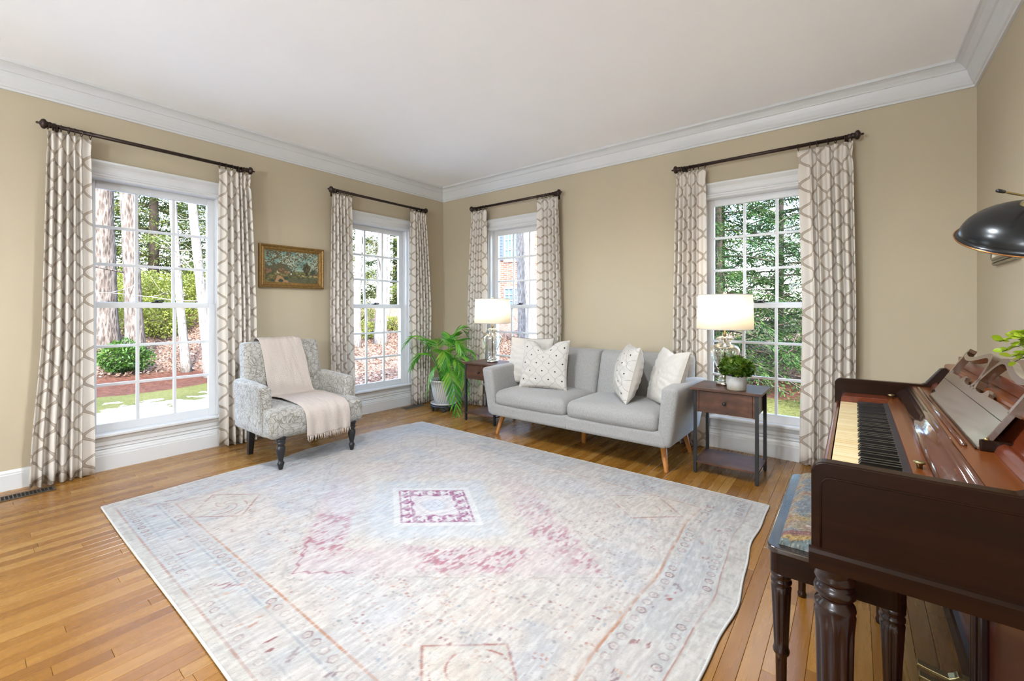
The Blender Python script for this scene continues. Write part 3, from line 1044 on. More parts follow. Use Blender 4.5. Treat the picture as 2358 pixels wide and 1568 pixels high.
curtain((WIN_B[1], YB, 0), 0, *B((-.339, -.010), (-.306, .009), (-.322, .004), 1), -1, 8, 5, 'ogee-patterned ivory curtain just left of the piano')

# ------------------------------------------------------------------ rug
def build_rug():
    rng = np.random.default_rng(5)
    NX, NY = 620, 488
    cx, cy = -1.945, 1.75
    t = thing('area_rug', 'large faded cream and blue-grey medallion rug on the oak floor', 'rug', (cx, cy, 0))
    ys = np.linspace(0, 1, NY); xs = np.linspace(0, 1, NX)
    yy = RUGY0 + (RUGY1 - RUGY0) * ys
    xl = np.interp(yy, [.53, .97, 1.53, 1.77, 2.4, 2.7, 2.965], [-3.468, -3.492, -3.492, -3.55, -3.585, -3.55, -3.507])
    xr = np.interp(yy, [.53, 1.2, 1.43, 1.86, 2.2, 2.48, 2.965], [-.392, -.388, -.381, -.368, -.385, -.401, -.404])
    xr = xr + 0.007 * np.sin(yy * 7.3) + 0.004 * np.sin(yy * 17 + 1); xl = xl + 0.005 * np.sin(yy * 9)
    sm = np.ones(31) / 31
    xl = np.convolve(np.pad(xl, 15, 'edge'), sm, 'valid'); xr = np.convolve(np.pad(xr, 15, 'edge'), sm, 'valid')
    PX = xl[None, :] + (xr - xl)[None, :] * xs[:, None]                 # (NX, NY)
    PY = np.repeat(yy[None, :], NX, 0) + 0.006 * np.sin(xs * 9)[:, None] * (ys[None, :] - 0.5)
    PZ = 0.0105 + 0.0006 * (fbm((NX, NY), (60, 48), rng, 2) - 0.5)
    X_ = (xs[:, None] - 0.5) * 3.11 + 0 * ys[None, :]; Y_ = (ys[None, :] - 0.5) * 2.435 + 0 * xs[:, None]
    shp = (NX, NY)
    def mixc(base, c, f): return base * (1 - f[..., None]) + linc(c) * f[..., None]
    n_big = fbm(shp, (6, 5), rng, 3); n_mid = fbm(shp, (28, 22), rng, 3); n_fine = fbm(shp, (150, 120), rng, 2)
    streak = fbm(shp, (160, 14), rng, 3)             # long along y
    n_patch = fbm(shp, (14, 11), rng, 4)
    C = np.zeros(shp + (3,)); C[:] = linc((212, 202, 194))
    C = mixc(C, (196, 202, 211), np.clip((n_big - 0.44) * 4, 0, 1) * 0.65)
    C = mixc(C, (222, 207, 194), np.clip((0.45 - n_big) * 4, 0, 1) * 0.6)
    C = mixc(C, (190, 185, 180), np.clip((streak - 0.52) * 5, 0, 1) * 0.36)
    C = mixc(C, (168, 164, 162), np.clip((n_fine - 0.6) * 6, 0, 1) * 0.35)
    C = mixc(C, (178, 186, 196), np.clip((n_patch - 0.55) * 5, 0, 1) * 0.45)
    ax, ay = np.abs(X_), np.abs(Y_)
    wear = np.clip((n_patch - 0.38) * 5, 0, 1) * np.clip((n_fine - 0.25) * 3.2, 0, 1)
    wear2 = np.clip((n_mid - 0.40) * 6, 0, 1)
    # front and right sides hold more colour, the window side is bleached
    hold = np.clip(0.62 + 0.30 * X_ / 1.55 - 0.32 * Y_ / 1.22, 0.16, 1.0)
    BX, BY = 1.25, 0.935                              # inner guard line
    OX, OY = 1.475, 1.170                             # outer guard line
    border = ((ax > BX) | (ay > BY)) & (ax < OX) & (ay < OY)
    C = np.where(border[..., None], mixc(C, (190, 192, 192), (0.30 + 0.5 * np.clip((n_mid - .4) * 4, 0, 1)) * 0.8), C)
    plain_edge = (ax > OX) | (ay > OY)
    C = np.where(plain_edge[..., None], mixc(C, (206, 200, 191), np.full(shp, 0.75)), C)
    C = mixc(C, (176, 172, 166), plain_edge * np.clip((fbm(shp, (40, 120), rng, 2) - .55) * 5, 0, 1) * 0.5)
    def frame_line(hx, hy, w):
        d = np.minimum(np.where(ay <= hy + w, np.abs(ax - hx), 9), np.where(ax <= hx + w, np.abs(ay - hy), 9))
        return np.clip((w - d) / 0.003 + 0.5, 0, 1)
    C = mixc(C, (190, 142, 114), frame_line(BX, BY, 0.0062) * np.clip(hold * 1.1, 0, 1) * (0.55 + 0.45 * wear2))
    C = mixc(C, (176, 132, 118), frame_line(OX, OY, 0.0036) * hold * (0.5 + 0.5 * wear2))
    C = mixc(C, (148, 158, 170), frame_line(BX + 0.075, BY + 0.075, 0.004) * 0.6 * (0.3 + 0.7 * wear))
    C = mixc(C, (150, 150, 150), frame_line(OX - 0.07, OY - 0.07, 0.003) * 0.5 * (0.3 + 0.7 * wear))
    # rosettes in both guards
    def rosettes(off_x, off_y, step, r, cols):
        nonlocal C
        px = ax - off_x; py = ay - off_y
        for which in (0, 1):
            if which == 0:  # rows along x (at ay = off_y)
                kx = np.round(X_ / step); lx = X_ - kx * step; ly = py; on = ax < off_x + r; idn = kx + 31 * np.sign(Y_)
            else:
                kx = np.round(Y_ / step); lx = px; ly = Y_ - kx * step; on = ay < off_y + r; idn = kx + 77 * np.sign(X_)
            rr = np.hypot(lx, ly)
            th = np.arctan2(ly, lx)
            fade = (np.sin(idn * 12.9898) * 43758.5453) % 1.0
            ring = np.clip(1 - np.abs(rr - r * (0.74 + 0.05 * np.cos(5 * th + idn))) / (r * 0.24), 0, 1)
            core = np.clip(1 - rr / (r * 0.42), 0, 1)
            a_ = on * np.clip(hold * 1.25, 0, 1) * (0.45 + 0.55 * fade) * (0.35 + 0.65 * wear2)
            C = mixc(C, (214, 206, 198), on * (rr < r * 0.9) * 0.4)
            C = mixc(C, cols[0], np.clip(ring * a_ * 1.25, 0, 1))
            C = mixc(C, cols[1], core * a_ * 0.9)
    rosettes(BX + 0.040, BY + 0.040, 0.058, 0.022, [(128, 84, 92), (188, 124, 100)])
    rosettes(OX - 0.036, OY - 0.036, 0.058, 0.020, [(124, 92, 98), (172, 108, 96)])
    # flame motifs in the main border, scattered flecks in the field
    rr_ = random.Random(9)
    def fleck(px, py, sx, sy, ang, col, a_):
        nonlocal C
        R_ = max(sx, sy) * 1.3
        i0, i1 = np.searchsorted(xs, [(px - R_) / 3.11 + .5, (px + R_) / 3.11 + .5]); j0, j1 = np.searchsorted(ys, [(py - R_) / 2.435 + .5, (py + R_) / 2.435 + .5])
        if i1 <= i0 or j1 <= j0: return
        sl = (slice(i0, i1), slice(j0, j1))
        lx = X_[sl] - px; ly = Y_[sl] - py
        u = lx * math.cos(ang) + ly * math.sin(ang); v = -lx * math.sin(ang) + ly * math.cos(ang)
        d = (np.abs(u) / sx) ** 1.6 + (np.abs(v) / sy) ** 1.6 + (n_fine[sl] - 0.5) * 1.4
        f = np.clip((1 - d) * 3, 0, 1) * a_
        C[sl] = C[sl] * (1 - f[..., None]) + linc(col) * f[..., None]
    reds = [(142, 66, 66), (160, 86, 76), (186, 128, 104), (152, 98, 110), (196, 154, 126), (140, 118, 124)]
    blues = [(146, 162, 176), (160, 170, 176), (136, 146, 150)]
    def holdat(x, y): return max(0.15, min(1.0, 0.62 + 0.30 * x / 1.55 - 0.32 * y / 1.22))
    for _ in range(2300):
        x, y = rr_.uniform(-1.22, 1.22), rr_.uniform(-0.9, 0.9)
        m_ = abs(x) / 1.0 + abs(y) / 0.8
        if m_ < 0.55: continue
        h = holdat(x, y)
        col = rr_.choice(reds if rr_.random() < 0.5 else blues + [(150, 140, 132), (172, 150, 128)])
        n_c = rr_.choice([1, 1, 2, 3])
        for q in range(n_c):
            fleck(x + q * 0.022, y + rr_.uniform(-.01, .01), rr_.uniform(0.0035, 0.009), rr_.uniform(0.004, 0.010), rr_.uniform(0, 3), col, h * rr_.uniform(0.25, 0.8))
    for s in range(90):
        side = rr_.random() < 0.55
        if side: x, y = rr_.uniform(-1.4, 1.4), rr_.choice([-1, 1]) * rr_.uniform(1.01, 1.09)
        else: x, y = rr_.choice([-1, 1]) * rr_.uniform(1.33, 1.40), rr_.uniform(-1.1, 1.1)
        h = holdat(x, y); col = rr_.choice(reds + [(206, 150, 110), (214, 168, 130)])
        for q in range(rr_.choice([2, 3, 4])):
            fleck(x + rr_.uniform(-.03, .03), y + rr_.uniform(-.03, .03), rr_.uniform(.006, .03), rr_.uniform(.004, .008), rr_.uniform(-.6, .6) + PI / 2, col, h * rr_.uniform(.4, .9))
    # medallion: hexagonal pink ring, pale blue inside
    m1 = ax / 1.0 + ay / 0.80
    m1w = m1 + (n_mid - 0.5) * 0.10
    C = mixc(C, (196, 206, 216), np.clip((0.62 - m1w) * 12, 0, 1) * (0.45 + 0.4 * n_patch))
    C = mixc(C, (216, 206, 192), np.clip((0.24 - np.abs(m1w - 0.55)) * 14, 0, 1) * 0.25)
    ringz = np.clip((m1w - 0.70) * 14, 0, 1) * np.clip((1.10 - m1w) * 14, 0, 1)
    side = np.clip(0.55 + 0.55 * X_ - 0.75 * Y_, 0.0, 1.0)
    st2 = fbm(shp, (260, 44), rng, 2) * 0.6 + fbm(shp, (310, 120), rng, 1) * 0.4
    C = mixc(C, (216, 196, 196), ringz * 0.45 * np.clip(side + 0.2, 0, 1))
    C = mixc(C, (176, 116, 138), ringz * 0.75 * np.clip((st2 - 0.50) * 9, 0, 1) * np.clip(side, 0, 1) * np.clip((n_patch - 0.36) * 5, 0, 1))
    C = mixc(C, (182, 104, 106), ringz * 0.75 * np.clip((st2 - 0.56) * 12, 0, 1) * np.clip(side - 0.35, 0, 1) * np.clip((n_patch - 0.42) * 5, 0, 1))
    C = mixc(C, (150, 132, 132), np.clip(1 - np.abs(m1w - 1.12) / 0.012, 0, 1) * 0.35 * wear2)
    zig = np.abs(((X_ * 16) % 1.0) - 0.5) * 0.06
    C = mixc(C, (160, 84, 104), np.clip(1 - np.abs(m1 - 1.02 - zig) / 0.012, 0, 1) * (X_ < 0.2) * (X_ > -0.25) * (Y_ < -0.4) * 0.9)
    # inner pale-blue medallion with faint pattern
    dots = (np.abs(((X_ * 9) % 1) - .5) + np.abs(((Y_ * 9) % 1) - .5))
    C = mixc(C, (222, 210, 198), np.clip((0.25 - dots) * 8, 0, 1) * (m1 < 0.6) * 0.45)
    # centre diamond
    m0 = ax / 0.33 + ay / 0.262
    inner = np.clip((1 - m0) * 60, 0, 1)
    C = mixc(C, (226, 222, 218), np.clip((1.18 - m0) * 40, 0, 1) * 0.75)
    # diamond-aligned coordinates
    du = (X_ / 0.33 + Y_ / 0.262) * 0.5; dv = (X_ / 0.33 - Y_ / 0.262) * 0.5          # each in [-.5,.5]
    pat = np.zeros(shp)
    gu = ((du + .5) * 5) % 1; gv = ((dv + .5) * 5) % 1
    blob = (np.abs(gu - .5) < 0.33) & (np.abs(gv - .5) < 0.28 + 0.12 * np.sin(gu * 9 + np.floor((du + .5) * 5) * 2))
    notch = (np.abs(gu - .62) < 0.08) & (gv > 0.5)
    light = (blob & ~notch)
    octo = np.maximum(np.abs(du), np.abs(dv)) < 0.30 + 0.02 * np.sin(np.arctan2(du, dv) * 8)
    light = light | octo
    wf = np.clip(0.75 + (st2 - 0.5) * 1.6, 0.35, 1)
    C = mixc(C, (160, 92, 132), inner * (~light) * wf)
    C = mixc(C, (222, 214, 214), inner * light * 0.9)
    oc = np.hypot(du, dv)
    C = mixc(C, (206, 210, 218), inner * np.clip((0.2 - oc) * 20, 0, 1) * 0.8)
    C = mixc(C, (140, 86, 110), inner * np.clip(1 - np.abs(np.abs(((oc * 9 + 0.2 * np.sin(np.arctan2(du, dv) * 4)) % 1) - .5) - .1) / .05, 0, 1) * octo * 0.45)
    # four corner diamonds
    for sx in (-1, 1):
        for sy in (-1, 1):
            u = (X_ - sx * 0.99) / 0.222; v = (Y_ - sy * 0.755) / 0.188
            md = np.abs(u) + np.abs(v)
            h = holdat(sx, sy)
            tick = 0.5 + 0.5 * np.sin((u - v) * 26)
            C = mixc(C, (214, 204, 188), np.clip((1 - md) * 20, 0, 1) * 0.35)
            C = mixc(C, (160, 84, 66) if h > .5 else (150, 112, 112), np.clip(1 - np.abs(md - 1) / (0.035 + 0.03 * tick), 0, 1) * (0.35 + 0.65 * h) * (0.5 + .5 * wear2))
            r2 = np.hypot(u, v)
            sw = np.abs(((np.arctan2(v, u) / PI * 2 + r2 * 3.4) % 1) - .5)
            C = mixc(C, (172, 110, 98) if h > .5 else (150, 140, 140), (md < .85) * np.clip((0.09 - sw) * 20, 0, 1) * np.clip((n_mid - .45) * 6, 0, 1) * (0.3 + 0.6 * h))
    weave = fbm(shp, (310, 60), rng, 2); speck = rng.random(shp)
    C = mixc(C, (164, 158, 154), np.clip((weave - 0.52) * 5, 0, 1) * 0.26)
    C = mixc(C, (232, 228, 222), np.clip((0.44 - weave) * 5, 0, 1) * 0.38)
    C = mixc(C, (138, 134, 134), (speck > 0.94) * 0.26 * np.clip(n_patch * 1.4, 0, 1))
    g_ = 0.84 + 0.10 * n_fine
    C = np.clip(C * g_[..., None], 0, 1)
    V = np.stack([PX, PY, PZ], -1).reshape(-1, 3)
    o = np_obj('rug_pile', V, grid_faces(NX, NY), 'rug', t, True, colors=C.reshape(-1, 3))
    # bound edge
    e = []
    e += [(PX[i, 0], PY[i, 0]) for i in range(0, NX, 4)]
    e += [(PX[-1, j], PY[-1, j]) for j in range(0, NY, 4)]
    e += [(PX[i, -1], PY[i, -1]) for i in range(NX - 1, -1, -4)]
    e += [(PX[0, j], PY[0, j]) for j in range(NY - 1, -1, -4)]
    MB().tube([(x, y, 0.0065) for x, y in e], 0.0055, 6, closed=True).build('rug_binding', 'rugedge', t)
    MB().box(RUGX0 + 0.07, RUGX1 - 0.03, RUGY0 + 0.01, RUGY1 - 0.01, 0.001, 0.008).build('rug_backing', 'rugedge', t)
    return t
build_rug()

# unseen pale rug, added so the floor bounces neutral light
def added_bounce_rug():
    t = thing('added_bounce_rug', 'pale grey rug added behind the viewer to keep bounced light neutral', 'rug', (-1.85, -3.0, 0))
    MB().rbox(-1.85, -3.0, 0.007, 4.5, 4.3, 0.012, 0.005, 6).build('rug_body', 'bounce_rug', t)
    MB().tube([(-4.1, -5.15, 0.006), (0.4, -5.15, 0.006), (0.4, -0.85, 0.006), (-4.1, -0.85, 0.006)], 0.006, 6, closed=True).build('rug_binding', 'rugedge', t)
added_bounce_rug()

# ------------------------------------------------------------------ floor vents
def vent(x0, x1, y0, y1, mat, label):
    t = thing('floor_vent', label, 'vent', ((x0 + x1) / 2, (y0 + y1) / 2, 0))
    m = MB(); b = 0.014
    m.box(x0, x1, y0, y0 + b, 0.0005, 0.005); m.box(x0, x1, y1 - b, y1, 0.0005, 0.005)
    m.box(x0, x0 + b, y0 + b, y1 - b, 0.0005, 0.005); m.box(x1 - b, x1, y0 + b, y1 - b, 0.0005, 0.005)
    m.build('vent_frame', mat, t, 0.001)
    MB().box(x0 + b, x1 - b, y0 + b, y1 - b, 0.0003, 0.0012).build('duct_shade_sheet', 'darkvoid', t)  # near-black sheet stands in for the shade inside the duct
    n = int((y1 - y0 - 2 * b) / 0.0165)
    for i in range(1, n):
        yy = y0 + b + i * (y1 - y0 - 2 * b) / n
        MB().box(x0 + b, x1 - b, yy - 0.0024, yy + 0.0024, 0.0013, 0.0045).build('vent_slat', mat, t)
    return t
vent(-4.165, -4.058, 0.09, 0.405, 'vent', 'bronze slatted floor vent under the far left curtain')
vent(-4.20, -4.085, 3.235, 3.52, 'ventgrey', 'grey floor vent beside the plant caddy')

# ------------------------------------------------------------------ painting
def painting():
    t = thing('framed_painting', 'small gilt-framed pastoral landscape painting above the armchair', 'painting', (XA + 0.01, 2.01, 1.57))
    rng = np.random.default_rng(3)
    x0 = XA; y0, y1, z0, z1 = 1.712, 2.325, 1.370, 1.772
    prof = [(0.0, 0.0), (0.0, 0.034), (0.010, 0.040), (0.018, 0.034), (0.022, 0.026), (0.032, 0.030), (0.042, 0.026), (0.046, 0.018), (0.052, 0.018), (0.054, 0.010), (0.054, 0.0)]   # (inset, height)
    m = MB(); n = len(prof)
    vs = []
    for ya, za, sy, sz in ((y0, z0, 1, 1), (y1, z0, -1, 1), (y1, z1, -1, -1), (y0, z1, 1, -1)):
        vs += [(x0 + h, ya + sy * i, za + sz * i) for i, h in prof]
    fs = []
    for c in range(4):
        d = (c + 1) % 4
        for i in range(n - 1):
            fs.append((c * n + i, d * n + i, d * n + i + 1, c * n + i + 1))
    m.add(vs, fs)
    m.build('frame', 'gold', t)
    # canvas: colours brushed in with numpy
    W, H = 170, 100
    u = np.linspace(0, 1, W)[:, None] + np.zeros((1, H)); v = np.linspace(0, 1, H)[None, :] + np.zeros((W, 1))
    n1 = fbm((W, H), (6, 5), rng, 4); n2 = fbm((W, H), (26, 20), rng, 3); n3 = fbm((W, H), (50, 40), rng, 2)
    def mx(C, c, f): f = np.clip(f, 0, 1)[..., None]; return C * (1 - f) + linc(c) * f
    C = np.zeros((W, H, 3)); C[:] = linc((128, 168, 158))
    C = mx(C, (184, 196, 176), (n1 - 0.42) * 5); C = mx(C, (116, 152, 146), (0.42 - n1) * 3)
    C = mx(C, (196, 200, 172), (0.62 - v) * 2.2 * n1)
    hor = 0.36 + 0.01 * np.sin(u * 9)
    far = (v < hor + 0.02 + 0.015 * n2); C = mx(C, (104, 124, 112), far * 0.8 * (v > hor - .03))
    field = v < hor - 0.01
    C = mx(C, (96, 104, 62), field * 1.0); C = mx(C, (150, 142, 84), field * (n2 - .42) * 4); C = mx(C, (60, 72, 46), field * (.46 - n2) * 5)
    C = mx(C, (142, 138, 80), (np.abs(v - 0.33) < 0.022) * (u > .42) * 0.8)
    # left tree line
    tl = 0.36 + 0.30 * np.exp(-((u - 0.02) / 0.10) ** 2) * .9 + 0.31 * np.exp(-((u - .17) / .05) ** 2) + 0.36 * np.exp(-((u - .28) / .06) ** 2) + .26 * np.exp(-((u - .37) / .05) ** 2) + .12 * np.exp(-((u - .44) / .05) ** 2)
    tl = 0.36 + (tl - 0.36) * 0.72 + 0.07 * (n2 - .5)
    C = mx(C, (58, 70, 58), ((v < tl) & (v > hor - .04) & (u < .5)) * 0.95); C = mx(C, (96, 110, 88), ((v < tl) & (v > hor) & (u < .5)) * (n3 - .52) * 6)
    # cottages
    C = mx(C, (168, 118, 92), ((np.abs(u - .05) + np.abs(v - .36) * .8) < .09) * (v > .28) * .9)
    C = mx(C, (176, 124, 96), ((np.abs(u - .30) * .9 + np.abs(v - .37)) < .10) * (v > .31) * .9); C = mx(C, (220, 208, 186), ((np.abs(u - .235) < .02) & (np.abs(v - .33) < .045)) * .9)
    C = mx(C, (182, 134, 96), ((np.abs(u - .40) < .06) & (np.abs(v - .335) < .03)) * .8)
    # big tree
    bt = np.hypot((u - .77) / .078, (v - .49) / .20) + (n2 - .5) * .7
    C = mx(C, (66, 66, 44), (1 - bt) * 6); C = mx(C, (112, 96, 62), (1 - bt) * 6 * (n3 - .5) * 3)
    C = mx(C, (58, 52, 40), ((np.abs(u - .775) < .02) & (v < .35) & (v > .22)) * .9)
    st = np.hypot((u - .90) / .05, (v - .37) / .11) + (n2 - .5) * .6; C = mx(C, (74, 84, 60), (1 - st) * 5)
    C = mx(C, (96, 70, 76), ((u > .84) & (np.abs(v - .30) < .035)) * .5); C = mx(C, (196, 176, 120), (np.abs(v - .235) < .03) * (u > .62) * (n2 > .45) * .8)
    # path
    pc = .30 - .10 * np.sin((v) * 9) + .03; pw = .02 + .16 * np.clip(.26 - v, 0, 1)
    C = mx(C, (190, 146, 102), ((np.abs(u - (.27 - (v - .16) * .35)) < .035 + .55 * np.clip(.2 - v, 0, 1)) & (v < .22)) * .95)
    C = mx(C, (178, 140, 98), ((np.abs(u - (.33 - (v - .24) * 1.1)) < .012) & (v > .2) & (v < .33)) * .9)
    for bu, bv, br in ((.29, .055, .05), (.14, .05, .04), (.38, .14, .05)):
        C = mx(C, (66, 78, 58), (1 - np.hypot((u - bu) / br, (v - bv) / (br * 1.3)) + (n2 - .5) * .6) * 5)
    C = mx(C, (92, 92, 72), ((u > .42) & (v < .18)) * .7 * n2 * 1.6); C = mx(C, (238, 230, 214), (np.hypot((u - .475) / .012, (v - .285) / .03) < 1) * 1.0)
    C = np.clip(C * (0.9 + 0.2 * n3)[..., None], 0, 1)
    P = np.stack([np.full((W, H), x0 + 0.012), y0 + .05 + (y1 - y0 - .1) * u, z0 + .05 + (z1 - z0 - .1) * v], -1)
    np_obj('canvas', P.reshape(-1, 3), grid_faces(W, H), 'canvas', t, False, colors=C.reshape(-1, 3))
    MB().box(x0 + 0.001, x0 + 0.010, y0 + 0.03, y1 - 0.03, z0 + 0.03, z1 - 0.03).build('backing_board', 'rustic', t)
    return t
painting()

# ------------------------------------------------------------------ armchair and throw
def armchair():
    t = thing('armchair', 'grey paisley upholstered armchair with black turned legs near the window', 'armchair', (-3.55, 1.735, 0))
    yc = 1.735
    # seat: deep block with bull nose
    def seat_def(a, b, c, p):
        q = p.copy()
        if c > 0: q.z += 0.014 * (1 - b * b) * (1 - 0.6 * a * a)
        if a > 0: q.x += 0.012 * (1 - c * c)
        return q
    MB().rbox(-3.532, yc, 0.335, 0.62, 0.742, 0.205, 0.05, 8, seat_def).build('seat', 'paisley', t)
    # back: leaning, a little narrower at the top
    def back_def(a, b, c, p):
        q = p.copy(); k = (p.z + 0.34) / 0.68
        q.x -= 0.13 * k; q.y *= 1.0 - 0.09 * k + 0.02
        if a > 0: q.x += 0.018 * (1 - b * b) * (1 - c * c)
        return q
    MB().rbox(-3.785, yc, 0.555, 0.125, 0.655, 0.68, 0.03, 8, back_def).build('backrest', 'paisley', t)
    for s in (-1, 1):
        def arm_def(a, b, c, p, s=s):
            q = p.copy(); k = (p.z + 0.18) / 0.36
            if a > 0: q.x -= 0.035 * (1 - k) * 0.0 + 0.0
            q.x += (-0.035 * k if a > 0 else 0) * max(0, a)
            q.y += s * 0.012 * k
            if c > 0: q.z += 0.006 * (1 - a * a) - 0.012 * a
            return q
        MB().rbox(-3.605, yc + s * 0.325, 0.42, 0.53, 0.088, 0.372, 0.028, 6, arm_def).build('armrest', 'paisley', t)
        # piping along the arm's outer front edge
        MB().tube([(-3.352, yc + s * 0.370, 0.28), (-3.356, yc + s * 0.374, 0.40), (-3.372, yc + s * 0.381, 0.56), (-3.39, yc + s * 0.383, 0.588), (-3.60, yc + s * 0.383, 0.597), (-3.84, yc + s * 0.380, 0.598)],
                  0.0035, 6).build('piping', 'paisley', t)
    prof = [(0.013, 0.0), (0.015, 0.01), (0.022, 0.035), (0.025, 0.045), (0.019, 0.055), (0.016, 0.063), (0.018, 0.075), (0.027, 0.115), (0.031, 0.145), (0.028, 0.162), (0.020, 0.172),
            (0.024, 0.178), (0.030, 0.186), (0.030, 0.194), (0.024, 0.200), (0.030, 0.206), (0.032, 0.214), (0.024, 0.218), (0.036, 0.222), (0.036, 0.245)]
    for s in (-1, 1):
        MB().lathe(prof, -3.262, yc + s * 0.283, 0.011, 20).build('leg', 'blacklacquer', t)
        m = MB(); yb = yc + s * 0.268
        m.add([(-3.835 - .018, yb - .018, 0), (-3.835 + .018, yb - .018, 0), (-3.835 + .018, yb + .018, 0), (-3.835 - .018, yb + .018, 0),
               (-3.80 - .028, yb - .026, .27), (-3.80 + .03, yb - .026, .27), (-3.80 + .03, yb + .026, .27), (-3.80 - .028, yb + .026, .27)],
              [(0, 3, 2, 1), (4, 5, 6, 7), (0, 1, 5, 4), (1, 2, 6, 5), (2, 3, 7, 6), (3, 0, 4, 7)])
        m.build('leg', 'blacklacquer', t, 0.002)
    return t
armchair()

def throw():
    t = thing('throw_blanket', 'pale oatmeal gauze throw with fringe draped over the armchair', 'throw', (-3.5, 1.75, 0.45))
    # path down the chair: (x, z)
    path = [(-3.985, 0.62), (-3.985, 0.80), (-3.982, 0.875), (-3.958, 0.910), (-3.915, 0.920), (-3.868, 0.908), (-3.848, 0.88), (-3.828, 0.80), (-3.790, 0.66), (-3.752, 0.54), (-3.732, 0.475), (-3.705, 0.455),
            (-3.64, 0.458), (-3.52, 0.463), (-3.40, 0.461), (-3.30, 0.452), (-3.245, 0.434), (-3.212, 0.405), (-3.202, 0.36), (-3.203, 0.29), (-3.207, 0.222)]
    P = np.array(path); seg = np.hypot(*np.diff(P, axis=0).T); L = np.concatenate([[0], np.cumsum(seg)])
    NL, NW = 120, 60
    ll = np.linspace(0, L[-1], NL); px = np.interp(ll, L, P[:, 0]); pz = np.interp(ll, L, P[:, 1])
    y0 = np.interp(ll, [0, L[6], L[10], L[15], L[-1]], [1.545, 1.548, 1.572, 1.590, 1.612]); y1 = np.interp(ll, [0, L[6], L[10], L[15], L[-1]], [1.885, 1.890, 1.935, 1.950, 1.962])
    w = np.linspace(0, 1, NW)
    V = np.zeros((NL, NW, 3)); UV = np.zeros((NL, NW, 2))
    tx = np.gradient(px); tz = np.gradient(pz); nn = np.hypot(tx, tz); nx_, nz_ = -tz / nn, tx / nn
    rp = np.random.default_rng(4)
    wr = fbm((NL, NW), (10, 8), rp, 3) - 0.3
    hang = np.clip((ll - L[16]) / (L[-1] - L[16]), 0, 1)[:, None]
    off = 0.004 + 0.012 * np.clip(wr, 0, 1) + hang * (0.006 * np.sin(w * 22)[None, :] + 0.008)
    flip = -1.0
    V[..., 0] = px[:, None] + (nx_[:, None]) * off * flip * -1
    V[..., 2] = pz[:, None] + (nz_[:, None]) * off * flip * -1
    V[..., 1] = y0[:, None] + (y1 - y0)[:, None] * w[None, :] + 0.004 * np.sin(ll * 14)[:, None]
    UV[..., 0] = w[None, :] * 0.36; UV[..., 1] = ll[:, None]
    o = np_obj('throw_cloth', V.reshape(-1, 3), grid_faces(NL, NW), 'throw', t, True, uv=UV.reshape(-1, 2))
    sd = o.modifiers.new('thick', 'SOLIDIFY'); sd.thickness = 0.004; sd.offset = 0
    fr = MB(); rg = random.Random(2)
    for i in range(46):
        k = (i + 0.5) / 46; y = 1.612 + 0.35 * k
        xb = float(V[-1, min(NW - 1, int(k * NW)), 0])
        ln = rg.uniform(0.025, 0.045); dy = rg.uniform(-0.012, 0.012)
        fr.tube([(xb, y, 0.225), (xb + 0.002, y + dy * .5, 0.225 - ln * .55), (xb + 0.003, y + dy, 0.222 - ln)], [0.0032, 0.003, 0.0016], 5)
    f = fr.build('fringe', 'throw', t); f['kind'] = 'stuff'
    return t
throw()

# ------------------------------------------------------------------ sofa and pillows
def sofa():
    t = thing('sofa', 'light grey tweed two-seat sofa with splayed honey wood legs', 'sofa', (-1.83, 3.42, 0))
    xc = -1.848
    # base frame
    MB().rbox(xc, 3.43, 0.245, 1.63, 0.75, 0.115, 0.025, 8).build('base', 'sofa', t)
    MB().tube([(xc, 3.0555, 0.195), (xc, 3.0555, 0.297)], 0.0022, 6).build('base_seam', 'sofa', t)
    for s in (-1, 1):
        def arm_def(a, b, c, p, s=s):
            q = p.copy(); k = (p.z + 0.215) / 0.43
            q.x += s * 0.055 * k + s * 0.010 * k * (s * a)
            if b < 0: q.y += 0.03 * (1 - k) * 0.6
            if c > 0: q.z += 0.010 * (1 - b * b) - 0.018 * max(0, b) ** 2
            return q
        MB().rbox(xc + s * 0.790, 3.42, 0.408, 0.105, 0.76, 0.43, 0.032, 7, arm_def).build('armrest', 'sofa', t)
        # seat cushion
        def seat_def(a, b, c, p):
            q = p.copy()
            if c > 0: q.z += 0.028 * (1 - a ** 4) * (1 - b ** 4)
            if b < 0: q.y -= 0.014 * (1 - a * a) * (1 - c * c)
            return q
        cu = MB().rbox(xc + s * 0.378, 3.335, 0.352, 0.752, 0.58, 0.135, 0.05, 8, seat_def).build('seat_cushion', 'sofa', t)
        # back cushion, leaning
        def back_def(a, b, c, p, s=s):
            q = p.copy(); k = (p.z + 0.24) / 0.48
            q.y += 0.13 * k
            if b < 0: q.y -= 0.035 * (1 - a ** 4) * (1 - c ** 4)
            if k > .8 and s * a > 0.85: q.z -= 0.012
            return q
        MB().rbox(xc + s * 0.384, 3.615, 0.56, 0.762, 0.14, 0.46, 0.045, 8, back_def).build('back_cushion', 'sofa', t)
    # outer back shell
    def shell_def(a, b, c, p):
        q = p.copy(); k = (p.z + 0.28) / 0.56
        q.y += 0.07 * k
        return q
    MB().rbox(xc, 3.745, 0.505, 1.60, 0.10, 0.56, 0.04, 8, shell_def).build('back_shell', 'sofa', t)
    for s in (-1, 1):
        for yb, yt in ((3.135, 3.19), (3.705, 3.66)):
            MB().tube([(xc + s * 0.79, yb, 0.0), (xc + s * 0.79, yb, 0.004), (xc + s * 0.745, yt, 0.205)], [0.015, 0.0155, 0.027], 18).build('leg', 'legwood', t)
    MB().lathe([(0.021, 0.0), (0.021, 0.2)], xc - 0.02, 3.405, 0, 18).build('leg', 'legwood', t)
    return t
sofa()

